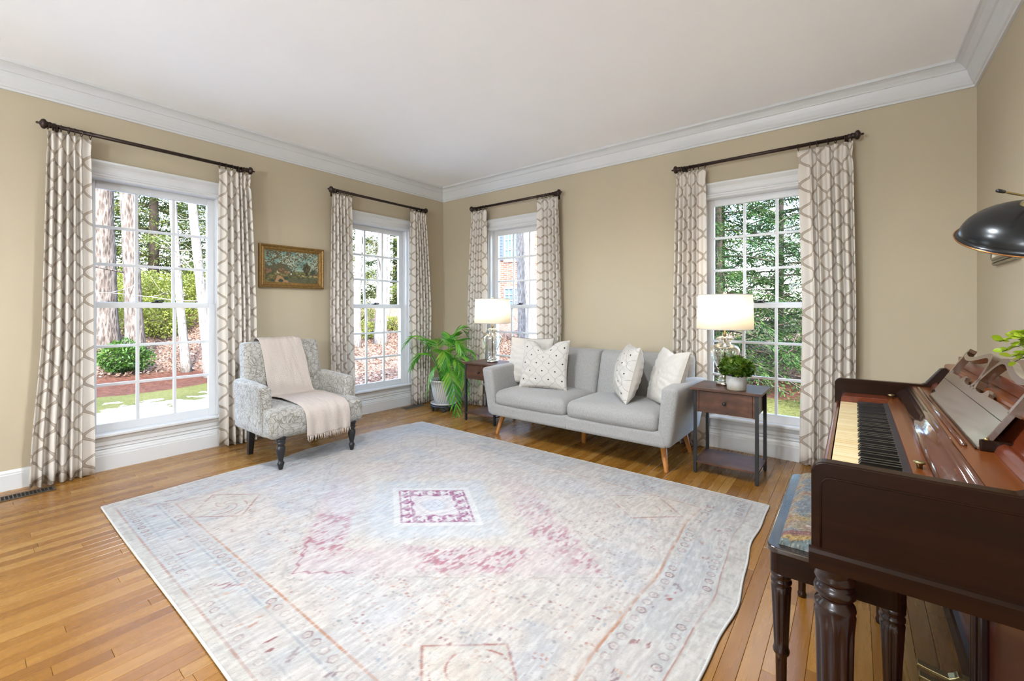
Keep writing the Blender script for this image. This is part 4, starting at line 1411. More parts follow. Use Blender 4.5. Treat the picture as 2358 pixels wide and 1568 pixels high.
def pillow(name, label, size, thick, mat, loc, rot, seed, dent=0.0, piping=None, group=None):
    """local: x width, z height, y thickness"""
    t = bpy.data.objects.new(name, None); COL.objects.link(t)
    t.location = loc; t.rotation_euler = rot; t['label'] = label; t['category'] = 'pillow'
    if group: t['group'] = group
    ORG[t.name] = (0, 0, 0)
    rp = np.random.default_rng(seed)
    N = 57
    u = np.linspace(-1, 1, N); U, Vv = np.meshgrid(u, u, indexing='ij')
    h = size / 2
    wr = fbm((N, N), (6, 6), rp, 4) - .5
    def side(sg):
        th = ((1 - U ** 2).clip(0) * (1 - Vv ** 2).clip(0)) ** 0.42
        x = U * h * (1 - 0.075 * (1 - Vv ** 2)); z = Vv * h * (1 - 0.075 * (1 - U ** 2))
        y = sg * th * thick / 2 + (wr * 0.022 + 0.006 * np.sin(Vv * 24 + U * 7 + wr * 9) * np.clip(np.abs(U), .2, 1)) * th
        if dent:
            d = np.exp(-(U / 0.34) ** 2) * np.clip((Vv + .3) / 1.3, 0, 1) ** 2
            z = z - dent * d; y = y * (1 + 0.12 * d)
            x = x * (1 - 0.04 * np.clip(Vv, 0, 1) ** 2)
        return np.stack([x, y, z + h], -1)
    f, b = side(-1), side(1)
    uv = np.stack([U * h + seed * .013, Vv * h], -1).reshape(-1, 2)
    F = grid_faces(N, N)
    Vall = np.concatenate([f.reshape(-1, 3), b.reshape(-1, 3)]); Fall = np.concatenate([F, F[:, ::-1] + N * N])
    o = np_obj('pillow_cover', Vall, Fall, mat, t, True, uv=np.concatenate([uv, uv]))
    if mat == 'embroid':
        o.data.materials.append(M['pillow'])
        o.data.polygons.foreach_set('material_index', np.concatenate([np.zeros(len(F), dtype=np.int32), np.ones(len(F), dtype=np.int32)]))
    edge = [f[i, 0] for i in range(0, N, 2)] + [f[N - 1, j] for j in range(0, N, 2)] + [f[i, N - 1] for i in range(N - 1, -1, -2)] + [f[0, j] for j in range(N - 1, -1, -2)]
    MB().tube([tuple(e) for e in edge], 0.0042 if piping else 0.002, 6, closed=True).build('pillow_piping' if piping else 'pillow_seam', piping or 'pillow', t)
    return t
D = math.radians
pillow('throw_pillow', 'plain ivory pillow with taupe piping, behind the embroidered one at left', 0.47, 0.15, 'pillow', (-2.50, 3.42, 0.435), (D(-16), 0, D(10)), 1, 0.0, 'piping', 'sofa pillows')
pillow('throw_pillow', 'ivory pillow embroidered with black diamonds, leaning at the sofa left end', 0.46, 0.15, 'embroid', (-2.23, 3.285, 0.440), (D(-17), 0, D(14)), 2, 0.085, None, 'sofa pillows')
pillow('throw_pillow', 'black-diamond embroidered ivory pillow standing edge-on at sofa right half', 0.45, 0.20, 'embroid', (-1.49, 3.33, 0.437), (D(-14), 0, D(-57)), 3, 0.0, None, 'sofa pillows')
pillow('throw_pillow', 'plain ivory pillow tucked against the sofa right arm', 0.45, 0.17, 'pillow', (-1.185, 3.34, 0.428), (D(-18), 0, D(-46)), 4, 0.04, None, 'sofa pillows')

# ------------------------------------------------------------------ side tables
def side_table(x, y, label):
    """x, y: left front corner of the top"""
    t = thing('side_table', label, 'side table', (x, y, 0), 0, 'rustic side tables', local=True)
    W, Dp, Z = 0.455, 0.385, 0.610
    MB().box(0, W, 0, Dp, Z - 0.016, Z).build('table_top', 'rustic', t, 0.001)
    lg = 0.021
    for lx in (0.022, W - 0.022 - lg):
        for ly in (0.018, Dp - 0.018 - lg):
            MB().box(lx, lx + lg, ly, ly + lg, 0.006, Z - 0.016).build('leg', 'blackmetal', t, 0.001)
            MB().lathe([(0.008, 0), (0.008, 0.007)], lx + lg / 2, ly + lg / 2, 0, 10).build('foot', 'blackmetal', t)
    a, b = 0.022 + lg, W - 0.022 - lg
    body = MB()
    body.box(a, a + 0.014, 0.022, Dp - 0.022, Z - 0.172, Z - 0.016); body.box(b - 0.014, b, 0.022, Dp - 0.022, Z - 0.172, Z - 0.016)
    body.box(a + .014, b - .014, Dp - 0.036, Dp - 0.022, Z - 0.172, Z - 0.016); body.box(a + .014, b - .014, 0.04, Dp - 0.036, Z - 0.172, Z - 0.162)
    body.build('cabinet_body', 'rustic', t)
    dr = MB().box(a + 0.016, b - 0.016, 0.020, 0.036, Z - 0.170, Z - 0.021).build('drawer_front', 'rustic', t, 0.0015)
    k = MB().lathe([(0.005, 0), (0.005, 0.010), (0.011, 0.014), (0.0125, 0.020), (0.010, 0.025), (0, 0.026)], 0, 0, 0, 16)
    k.v = [(W / 2 + px, 0.020 - pz, Z - 0.093 + py) for px, py, pz in k.v]
    k.build('drawer_knob', 'blackmetal', dr)
    MB().box(0.024, W - 0.024, 0.022, Dp - 0.022, 0.074, 0.088).build('lower_shelf', 'rustic', t, 0.001)
    return t
side_table(-0.931, 3.245, 'dark rustic wood side table with black legs, between sofa and piano')
side_table(-3.250, 3.290, 'dark rustic wood side table with black legs, beside the potted palm')

# ------------------------------------------------------------------ table lamps
def table_lamp(x, y, label):
    t = thing('table_lamp', label, 'lamp', (x, y, 0.610), 0, 'mercury glass table lamps', local=True)
    MB().lathe([(0.060, 0), (0.060, 0.020), (0.054, 0.024), (0.03, 0.026)], 0, 0, 0, 32).build('lamp_base', 'chrome', t)
    gp = [(0.030, 0.026), (0.046, 0.030), (0.050, 0.040), (0.044, 0.055), (0.030, 0.068), (0.031, 0.080), (0.046, 0.092), (0.050, 0.100), (0.046, 0.112), (0.058, 0.135), (0.078, 0.175), (0.094, 0.215),
          (0.101, 0.245), (0.100, 0.265), (0.088, 0.285), (0.066, 0.298), (0.042, 0.306), (0.036, 0.318), (0.040, 0.326), (0.056, 0.332), (0.060, 0.340), (0.054, 0.350), (0.036, 0.356), (0.018, 0.360)]
    MB().lathe(gp, 0, 0, 0, 40, cap=False).build('glass_body', 'mercury', t)
    MB().lathe([(0.006, 0.026), (0.006, 0.36), (0.011, 0.362), (0.011, 0.380), (0.007, 0.384), (0.007, 0.43)], 0, 0, 0, 14).build('stem', 'brass', t)
    b = MB().lathe([(0.012, 0.43), (0.013, 0.45), (0.022, 0.475), (0.028, 0.50), (0.026, 0.52), (0.016, 0.538), (0.0, 0.545)], 0, 0, 0, 18).build('bulb', 'bulb', t)
    SZ0, SZ1 = 0.412, 0.662
    sh = MB().lathe([(0.190, SZ0), (0.183, SZ1)], 0, 0, 0, 56, cap=False)
    s = sh.build('lamp_shade', 'shade', t)
    sd = s.modifiers.new('thick', 'SOLIDIFY'); sd.thickness = 0.002; sd.offset = -1
    for z, r in ((SZ0, 0.1905), (SZ1, 0.1835)):
        pts = [(r * math.cos(a), r * math.sin(a), z) for a in [2 * PI * i / 48 for i in range(48)]]
        MB().tube(pts, 0.0028, 6, closed=True).build('shade_trim', 'shade_trim', s)
    hp = MB()
    for k in range(3):
        a = 2 * PI * k / 3
        hp.tube([(0.005 * math.cos(a), 0.005 * math.sin(a), SZ1 - 0.012), (0.182 * math.cos(a), 0.182 * math.sin(a), SZ1 - 0.004)], 0.0018, 6)
    for sg in (-1, 1):
        hp.tube([(sg * 0.012, 0, 0.425), (sg * 0.05, 0, 0.48), (sg * 0.05, 0, 0.56), (sg * 0.012, 0, SZ1 - 0.014)], 0.002, 6)
    hp.build('shade_harp', 'chrome', t)
    MB().lathe([(0.005, SZ1 - 0.012), (0.006, SZ1 + 0.004), (0.013, SZ1 + 0.008), (0.014, SZ1 + 0.018), (0.009, SZ1 + 0.026), (0, SZ1 + 0.028)], 0, 0, 0, 16).build('finial', 'chrome', t)
    ld = bpy.data.lights.new('lamp_light', 'POINT'); ld.energy = TABLE_LAMP_W; ld.color = (1.0, 0.80, 0.56); ld.shadow_soft_size = 0.03
    lo = bpy.data.objects.new('lamp_light', ld); COL.objects.link(lo); lo.parent = t; lo.location = (0, 0, 0.575)
    return t
table_lamp(-0.752, 3.495, 'lit mercury-glass table lamp behind the small topiary, right of the sofa')
table_lamp(-2.985, 3.475, 'lit mercury-glass table lamp in the corner, left of the sofa')

# ------------------------------------------------------------------ topiary
def topiary():
    t = thing('potted_topiary', 'round green leafy topiary in a white concrete pot on the side table', 'potted plant', (-0.645, 3.345, 0.610), local=True)
    MB().lathe([(0.057, 0), (0.060, 0.003), (0.067, 0.095), (0.067, 0.098), (0.060, 0.098), (0.059, 0.085), (0, 0.085)], 0, 0, 0, 36).build('pot', 'concrete', t)
    MB().lathe([(0.0585, 0.084), (0.05, 0.088), (0, 0.090)], 0, 0, 0, 24).build('moss', 'soil', t)
    core = MB().lathe([(0.02, 0.10), (0.075, 0.115), (0.090, 0.15), (0.080, 0.185), (0.05, 0.21), (0, 0.215)], 0, 0, 0, 20).build('foliage_core', 'topleaf', t)
    lf = MB()
    lf.add([(-0.5, 0, 0), (-0.15, -0.3, 0.10), (-0.15, 0, 0.0), (-0.15, 0.3, 0.10), (0.25, -0.28, 0.06), (0.25, 0, -0.03), (0.25, 0.28, 0.06), (0.5, 0, -0.10)],
           [(0, 1, 2), (0, 2, 3), (1, 4, 5, 2), (2, 5, 6, 3), (4, 7, 5), (5, 7, 6)], True)
    me = lf.mesh('leaf'); me.materials.append(M['topleaf'])
    rg = random.Random(6)
    n = 280
    for i in range(n):
        k = (i + .5) / n
        zc = 1 - 1.62 * k; a = i * 2.39996
        r = math.sqrt(max(0, 1 - zc * zc))
        d = Vector((r * math.cos(a), r * math.sin(a), zc))
        p = Vector((d.x * 0.106, d.y * 0.106, 0.15 + d.z * 0.074)) * rg.uniform(0.93, 1.03)
        o = bpy.data.objects.new('leaf', me); COL.objects.link(o); o.parent = t
        q = (d + Vector((rg.uniform(-.6, .6), rg.uniform(-.6, .6), rg.uniform(-.2, .7)))).to_track_quat('X', 'Z')
        o.location = p; o.rotation_mode = 'QUATERNION'
        o.rotation_quaternion = q @ Matrix.Rotation(rg.uniform(-1.2, 1.2), 4, 'X').to_quaternion()
        s = rg.uniform(0.030, 0.042); o.scale = (s, s, s)
    return t
topiary()

# ------------------------------------------------------------------ palm and caddy
def palm():
    px, py = -3.745, 3.495
    c = thing('plant_caddy', 'round black plastic plant caddy on casters under the palm pot', 'plant stand', (px, py, 0), local=True)
    m = MB()
    m.lathe([(0.150, 0.050), (0.156, 0.052), (0.156, 0.066), (0.150, 0.070), (0.120, 0.070), (0.118, 0.062), (0.118, 0.050)], 0, 0, 0, 36)
    for k in range(4):
        a = PI / 4 * k
        m.tube([(0.13 * math.cos(a), 0.13 * math.sin(a), 0.060), (-0.13 * math.cos(a), -0.13 * math.sin(a), 0.060)], 0.008, 6)
    m.build('caddy_ring', 'plastic', c)
    for k in range(5):
        a = 2 * PI * k / 5 + 0.5
        w = MB().lathe([(0.012, -0.012), (0.022, -0.010), (0.022, 0.010), (0.012, 0.012)], 0, 0, 0, 16)
        w.v = [(0.128 * math.cos(a) + x_ * -math.sin(a) + z * math.cos(a), 0.128 * math.sin(a) + x_ * math.cos(a) + z * math.sin(a), 0.022 + y_) for x_, y_, z in w.v]
        w.box(0.128 * math.cos(a) - .006, 0.128 * math.cos(a) + .006, 0.128 * math.sin(a) - .006, 0.128 * math.sin(a) + .006, 0.03, 0.054)
        w.build('caster', 'plastic', c)
    t = thing('potted_palm', 'arching green palm in a white rippled pot, in the room corner', 'potted plant', (px, py, 0.071), local=True)
    MB().lathe([(0.115, 0), (0.145, 0.006), (0.152, 0.024), (0.147, 0.026), (0.138, 0.012), (0.09, 0.010)], 0, 0, 0, 40).build('saucer', 'whiteglaze', t)
    MB().lathe([(0.098, 0.012), (0.104, 0.016), (0.122, 0.09), (0.140, 0.18), (0.150, 0.262), (0.158, 0.266), (0.162, 0.276), (0.158, 0.285), (0.150, 0.285), (0.146, 0.25), (0, 0.25)], 0, 0, 0, 56).build('pot', 'ripplepot', t)
    MB().lathe([(0.147, 0.252), (0.09, 0.262), (0, 0.268)], 0, 0, 0, 24).build('soil', 'soil', t)
    # leaflet: unit length along +x, bent blade
    lf = MB(); N = 6; vs = []; fs = []
    for i in range(N + 1):
        k = i / N; w = 0.054 * math.sin(PI * min(1, k * 0.92 + 0.08)) ** 0.75 + 0.002; dz = -0.16 * k * k
        vs += [(k, -w, dz + w * 0.45), (k, 0, dz), (k, w, dz + w * 0.45)]
    for i in range(N):
        b = 3 * i; fs += [(b, b + 3, b + 4, b + 1), (b + 1, b + 4, b + 5, b + 2)]
    lf.add(vs, fs, True)
    me = lf.mesh('leaflet'); me.materials.append(M['palm'])
    rg = random.Random(3)
    # fronds: azimuth (world deg), length, rise, droop, leaflet length
    FR = [(216, 0.43, 0.70, 0.28, 0.13), (203, 0.40, 0.50, 0.36, 0.13), (42, 0.36, 0.56, 0.36, 0.15), (64, 0.20, 0.70, 0.12, 0.14), (22, 0.40, 0.54, 0.52, 0.15),
          (-2, 0.34, 0.52, 0.62, 0.15), (-22, 0.38, 0.40, 0.70, 0.15), (-100, 0.20, 0.36, 0.50, 0.09), (110, 0.16, 0.64, 0.16, 0.12), (-40, 0.20, 0.56, 0.36, 0.14), (185, 0.22, 0.62, 0.24, 0.13), (8, 0.24, 0.66, 0.30, 0.15)]
    for az, ln, rise, droop, ll in FR:
        a = D(az); dirv = Vector((math.cos(a), math.sin(a), 0)); side = Vector((-math.sin(a), math.cos(a), 0))
        base = Vector((0.03 * math.cos(a), 0.03 * math.sin(a), 0.262))
        pts = []; NP = 22
        for i in range(NP + 1):
            k = i / NP
            pts.append(base + dirv * (ln * (0.10 * k + 0.90 * k ** 1.25)) + Vector((0, 0, rise * (1 - (1 - k) ** 1.9) * 1.0 - droop * k ** 2.6)) + side * (0.02 * math.sin(k * 3 + az)))
        fr = MB().tube([tuple(p) for p in pts], [0.0055 * (1 - 0.8 * i / NP) + 0.0012 for i in range(NP + 1)], 6).build('frond', 'palm', t)
        n_l = 13
        for j in range(n_l):
            k = 0.42 + 0.56 * j / (n_l - 1); f = k * NP; i = min(NP - 1, int(f))
            p = pts[i].lerp(pts[i + 1], f - i); tg = (pts[i + 1] - pts[i]).normalized()
            for s in (-1, 1):
                sd = tg.cross(Vector((0, 0, 1)));
                if sd.length < 1e-3: sd = side.copy()
                sd.normalize()
                up = sd.cross(tg)
                spread = 0.95 - 0.55 * (j / (n_l - 1))
                dl = (tg * (1.0 - 0.35 * spread) + sd * s * spread + up * (0.10 + rg.uniform(-.1, .1)) + Vector((0, 0, -0.22))).normalized()
                o = bpy.data.objects.new('leaflet', me); COL.objects.link(o); o.parent = fr
                L = 1.12 * ll * (0.72 + 0.5 * math.sin(PI * (0.2 + 0.75 * j / (n_l - 1)))) * rg.uniform(0.9, 1.1)
                xa = dl; za = (up - xa * up.dot(xa)).normalized(); ya = za.cross(xa)
                mt = Matrix((( xa.x, ya.x, za.x), (xa.y, ya.y, za.y), (xa.z, ya.z, za.z)))
                o.location = p; o.rotation_euler = mt.to_euler(); o.scale = (L, L * 1.15, L)
    return t
palm()

# ------------------------------------------------------------------ piano
def piano():
    Y0, Y1 = 1.200, 2.735                 # outer faces of the cheeks
    I0, I1 = 1.235, 2.700
    XF = -0.078
    t = thing('upright_piano', 'dark mahogany console piano with open keyboard against the right wall', 'piano', (0.27, 1.967, 0))
    # side cheeks and sides, (x, z) outline
    def outline():
        pts = [(XF, 0.594)]
        r = 0.026
        for i in range(7):
            a = PI - PI / 2 * i / 6; pts.append((XF + r + r * math.cos(a), 0.827 - r + r * math.sin(a)))
        pts += [(0.238, 0.827), (0.252, 0.834), (0.300, 0.902), (0.310, 0.906), (0.592, 0.906), (0.592, 0.0), (0.285, 0.0), (0.285, 0.594)]
        return pts
    for ya, yb in ((Y0, I0), (I1, Y1)):
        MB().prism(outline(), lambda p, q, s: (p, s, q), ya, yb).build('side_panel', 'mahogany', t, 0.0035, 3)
    # bead line and base rail on the outside of both cheeks
    for yo, s in ((Y0, -1), (Y1, 1)):
        y = yo + s * 0.0005
        bead = [(XF + 0.018, 0.636), (XF + 0.018, 0.770), (XF + 0.020, 0.782), (XF + 0.027, 0.790), (XF + 0.036, 0.793), (0.20, 0.793), (0.56, 0.793)]
        MB().tube([(x, y, z) for x, z in bead], 0.0022, 6).build('bead_moulding', 'mahogany', t)
        rp = [(0.0, 0.588), (0.008, 0.588), (0.008, 0.622), (0.005, 0.630), (0.0, 0.634)]
        MB().prism(rp, lambda d, z, x, yo=yo, s=s: (x, yo + s * d, z), XF - 0.004, 0.58).build('base_rail', 'mahogany', t)
    MB().box(-0.070, 0.285, I0, I1, 0.596, 0.690).build('key_bed', 'mahogany', t)
    # key slip in front of the keys
    MB().prism([(XF + 0.002, 0.660), (XF + 0.002, 0.706), (XF + 0.006, 0.712), (XF + 0.012, 0.714), (XF + 0.020, 0.710), (XF + 0.022, 0.700), (XF + 0.022, 0.660)], lambda p, q, s: (p, s, q), I0, I1).build('key_slip', 'mahogany_y', t, 0.001)
    KY0, KY1 = 1.350, 2.585
    for ya, yb in ((I0, KY0 - 0.002), (KY1 + 0.002, I1)):
        MB().prism([(XF + 0.026, 0.660), (XF + 0.026, 0.740), (XF + 0.030, 0.752), (XF + 0.042, 0.760), (0.118, 0.762), (0.118, 0.660)], lambda p, q, s: (p, s, q), ya, yb).build('key_block', 'mahogany_y', t, 0.002)
    n = 52; kw = (KY1 - KY0) / n
    # naturals share one mesh; sharps too
    wmesh = MB().chamfer(-0.078, 0.078, -kw / 2 + 0.0005, kw / 2 - 0.0005, -0.02, 0.0, 0.0008).mesh('white_key'); wmesh.materials.append(M['ivory'])
    bm_ = MB(); hw = 0.0055
    bm_.add([(0.0, -hw, -0.006), (0.098, -hw, -0.006), (0.098, hw, -0.006), (0.0, hw, -0.006), (0.010, -hw * .75, 0.0115), (0.098, -hw * .75, 0.0125), (0.098, hw * .75, 0.0125), (0.010, hw * .75, 0.0115)],
            [(0, 3, 2, 1), (4, 5, 6, 7), (0, 1, 5, 4), (1, 2, 6, 5), (2, 3, 7, 6), (3, 0, 4, 7)])
    bmesh_ = bm_.mesh('black_key'); bmesh_.materials.append(M['ebony'])
    ox, oy, oz = ORG[t.name]
    for i in range(n):
        o = bpy.data.objects.new('white_key', wmesh); COL.objects.link(o); o.parent = t
        o.location = (0.026 - ox, KY0 + kw * (i + 0.5) - oy, 0.733 - oz)
        # keyboard runs from bass at the far end; pattern of sharps A..C
        note = ['A', 'B', 'C', 'D', 'E', 'F', 'G'][i % 7]
        if note in 'ACDFG' and i < n - 1:
            b = bpy.data.objects.new('black_key', bmesh_); COL.objects.link(b); b.parent = t
            b.location = (0.004 - ox, KY1 - kw * (i + 1) - oy, 0.733 - oz)
    MB().box(0.100, 0.119, KY0, KY1, 0.70, 0.745).build('key_felt', 'felt', t)
    # name rail with two knobs
    MB().box(0.116, 0.160, I0, I1, 0.735, 0.758).build('name_rail', 'rosewood', t, 0.001)
    for ky in (1.540, 2.660):
        MB().lathe([(0.006, 0), (0.006, 0.009), (0.012, 0.013), (0.0125, 0.017), (0.006, 0.019), (0, 0.0195)], 0.132, ky, 0.758, 16).build('lid_knob', 'brass', t)
    # folded fall: rounded polished strips
    fp = [(0.152, 0.740), (0.152, 0.778), (0.156, 0.786), (0.166, 0.792), (0.178, 0.800), (0.182, 0.810), (0.186, 0.815), (0.190, 0.812), (0.194, 0.818), (0.200, 0.820), (0.205, 0.818), (0.205, 0.740)]
    MB().prism(fp, lambda p, q, s: (p, s, q), I0, I1, True).build('fall_board', 'polished', t)
    MB().box(0.203, 0.300, I0, I1, 0.76, 0.817).build('lid_shelf', 'rosewood', t)
    m = MB().tube([(0.221, 1.60, 0.820), (0.221, 2.62, 0.820)], 0.0065, 10); m.build('lid_ridge', 'polished', t)
    # upper panel with rolled foot, sloped
    up = [(0.268, 0.817), (0.274, 0.832), (0.286, 0.842), (0.298, 0.838), (0.302, 0.846), (0.330, 0.905), (0.360, 0.905), (0.360, 0.817)]
    MB().prism(up, lambda p, q, s: (p, s, q), I0, I1).build('upper_panel', 'mahogany_y', t, 0.003, 3)
    tp = [(0.323, 0.898), (0.316, 0.905), (0.315, 0.914), (0.320, 0.921), (0.329, 0.924), (0.592, 0.924), (0.592, 0.898)]
    MB().prism(tp, lambda p, q, s: (p, s, q), Y0 - 0.006, Y1 + 0.006).build('top_lid', 'rosewood', t, 0.002)
    MB().box(0.352, 0.588, 1.22, 2.675, 0.924, 0.964).build('raised_lid', 'mahogany_y', t, 0.003)
    # lower front
    MB().box(0.290, 0.310, I0, I1, 0.085, 0.60).build('lower_panel', 'mahogany_y', t)
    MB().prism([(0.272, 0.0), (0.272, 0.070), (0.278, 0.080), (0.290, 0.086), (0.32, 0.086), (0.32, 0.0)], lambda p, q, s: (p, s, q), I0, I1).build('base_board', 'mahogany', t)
    for yc in (1.800,):
        m = MB()
        for k, (a, b) in enumerate(((-0.055, -0.030), (-0.024, -0.006), (0.006, 0.024), (0.030, 0.055))):
            m.box(0.262 if k in (1, 2) else 0.270, 0.292, yc + a, yc + b, 0.0, 0.60)
        m.build('pilaster', 'mahogany_z', t, 0.006, 3)
    for yp in (1.872, 1.815, 1.758):
        pd = MB()
        prof = [(0.285, 0.060), (0.255, 0.062), (0.245, 0.066), (0.238, 0.058), (0.225, 0.050), (0.19, 0.055), (0.155, 0.062), (0.152, 0.054), (0.19, 0.044), (0.225, 0.038), (0.285, 0.045)]
        pd.prism(prof, lambda p, q, s: (p, s, q), yp - 0.014, yp + 0.014)
        pd.build('pedal', 'brass', t, 0.002)
    lp = [(0.026, 0.0), (0.028, 0.02), (0.022, 0.03), (0.024, 0.05), (0.031, 0.09), (0.0375, 0.44), (0.0395, 0.475), (0.037, 0.482), (0.040, 0.490), (0.0385, 0.498), (0.030, 0.506), (0.0305, 0.512), (0.0395, 0.520), (0.0405, 0.530),
          (0.037, 0.538), (0.031, 0.543), (0.036, 0.548), (0.0395, 0.555), (0.036, 0.562), (0.038, 0.570), (0.041, 0.580), (0.041, 0.596)]
    # densify the fluted shaft
    dense = []
    for (r0, z0), (r1, z1) in zip(lp[:-1], lp[1:]):
        k = 12 if z1 - z0 > 0.2 else 1
        dense += [(r0 + (r1 - r0) * i / k, z0 + (z1 - z0) * i / k) for i in range(k)]
    dense.append(lp[-1])
    for yl in (1.246, 2.690):
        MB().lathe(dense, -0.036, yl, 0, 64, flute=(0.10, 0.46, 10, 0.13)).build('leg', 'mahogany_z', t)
        MB().prism([(-0.075, 0.0), (-0.075, 0.03), (-0.02, 0.045), (0.272, 0.06), (0.272, 0.0)], lambda p, q, s_: (p, s_, q), yl - 0.018, yl + 0.018).build('toe_block', 'mahogany', t, 0.003)
    # music desk in its own leaning plane
    NRM = Vector((-1, 0, 0.57)).normalized()
    def rk(y, z, dpt):
        x = 0.24 + 0.57 * (z - 0.82)
        return (x - NRM.x * dpt, y, z - NRM.z * dpt)
    desk = MB()
    C_ = 2.012
    topL = [(0.435, 0.921), (0.32, 0.923), (0.205, 0.921), (0.195, 0.928), (0.170, 0.935), (0.152, 0.932), (0.140, 0.922), (0.115, 0.918), (0.06, 0.918), (0.035, 0.922)]
    poly = [(C_ + 0.435, 0.820)] + [(C_ + a, z) for a, z in topL] + [(C_ - a, z) for a, z in reversed(topL)] + [(C_ - 0.435, 0.820)]
    desk.prism(poly, lambda p, q, s: rk(p, q, s), 0.0, 0.013)
    dk = desk.build('music_desk', 'deskwood', t, 0.0015)
    MB().box(0.238, 0.262, C_ - 0.43, C_ + 0.43, 0.816, 0.8215).build('desk_ledge', 'mahogany', dk)
    MB().tube([rk(C_ + 0.43, 0.894, -0.0003), rk(C_ - 0.43, 0.894, -0.0003)], 0.0009, 5).build('desk_joint', 'darkvoid', dk)
    def ribbon(pts, w, name='scroll'):
        # flat ribbon following (y, z) points
        P_ = []
        K = 8
        for i in range(len(pts) - 1):
            p0 = Vector(pts[max(0, i - 1)]); p1 = Vector(pts[i]); p2 = Vector(pts[i + 1]); p3 = Vector(pts[min(len(pts) - 1, i + 2)])
            for k in range(K):
                u = k / K
                P_.append(0.5 * ((2 * p1) + (-p0 + p2) * u + (2 * p0 - 5 * p1 + 4 * p2 - p3) * u * u + (-p0 + 3 * p1 - 3 * p2 + p3) * u ** 3))
        P_.append(Vector(pts[-1]))
        m = MB(); vs = []
        nP = len(P_)
        for i in range(nP):
            tg = (P_[min(nP - 1, i + 1)] - P_[max(0, i - 1)]).normalized(); nn = Vector((-tg.y, tg.x))
            ww = w if not callable(w) else w(i / (nP - 1))
            for sgn, dp in ((-1, 0.0), (1, 0.0), (1, 0.022), (-1, 0.022)):
                q = P_[i] + nn * (sgn * ww / 2)
                vs.append(rk(q.x, q.y, dp))
        fs = []
        for i in range(nP - 1):
            for k in range(4):
                a = i * 4 + k; b = i * 4 + (k + 1) % 4
                fs.append((a, b, b + 4, a + 4))
        fs += [(3, 2, 1, 0), tuple(range(4 * nP - 4, 4 * nP))]
        m.add(vs, fs)
        return m.build(name, 'deskwood', dk)
    for s in (1, -1):
        ribbon([(C_ + s * 0.428, 0.915), (C_ + s * 0.424, 0.955), (C_ + s * 0.418, 1.0)], 0.018)
        ribbon([(C_ + s * 0.405, 1.010), (C_ + s * 0.418, 1.000), (C_ + s * 0.395, 0.990), (C_ + s * 0.33, 0.984), (C_ + s * 0.25, 0.990), (C_ + s * 0.17, 1.004), (C_ + s * 0.11, 1.014), (C_ + s * 0.065, 1.008),
                (C_ + s * 0.035, 0.985), (C_ + s * 0.012, 0.955), (C_ - s * 0.012, 0.932), (C_ - s * 0.03, 0.916)], lambda k: 0.013 + 0.006 * k)
        MB().box(0.245, 0.34, C_ + s * 0.432 - 0.008, C_ + s * 0.432 + 0.008, 0.815, 0.845).build('desk_bracket', 'mahogany', dk, 0.004)
    MB().lathe([(0.005, 0), (0.005, 0.005), (0, 0.006)], 0.256, C_ - 0.440, 0.845, 14).build('desk_hinge', 'brass', dk)
    return t
piano()

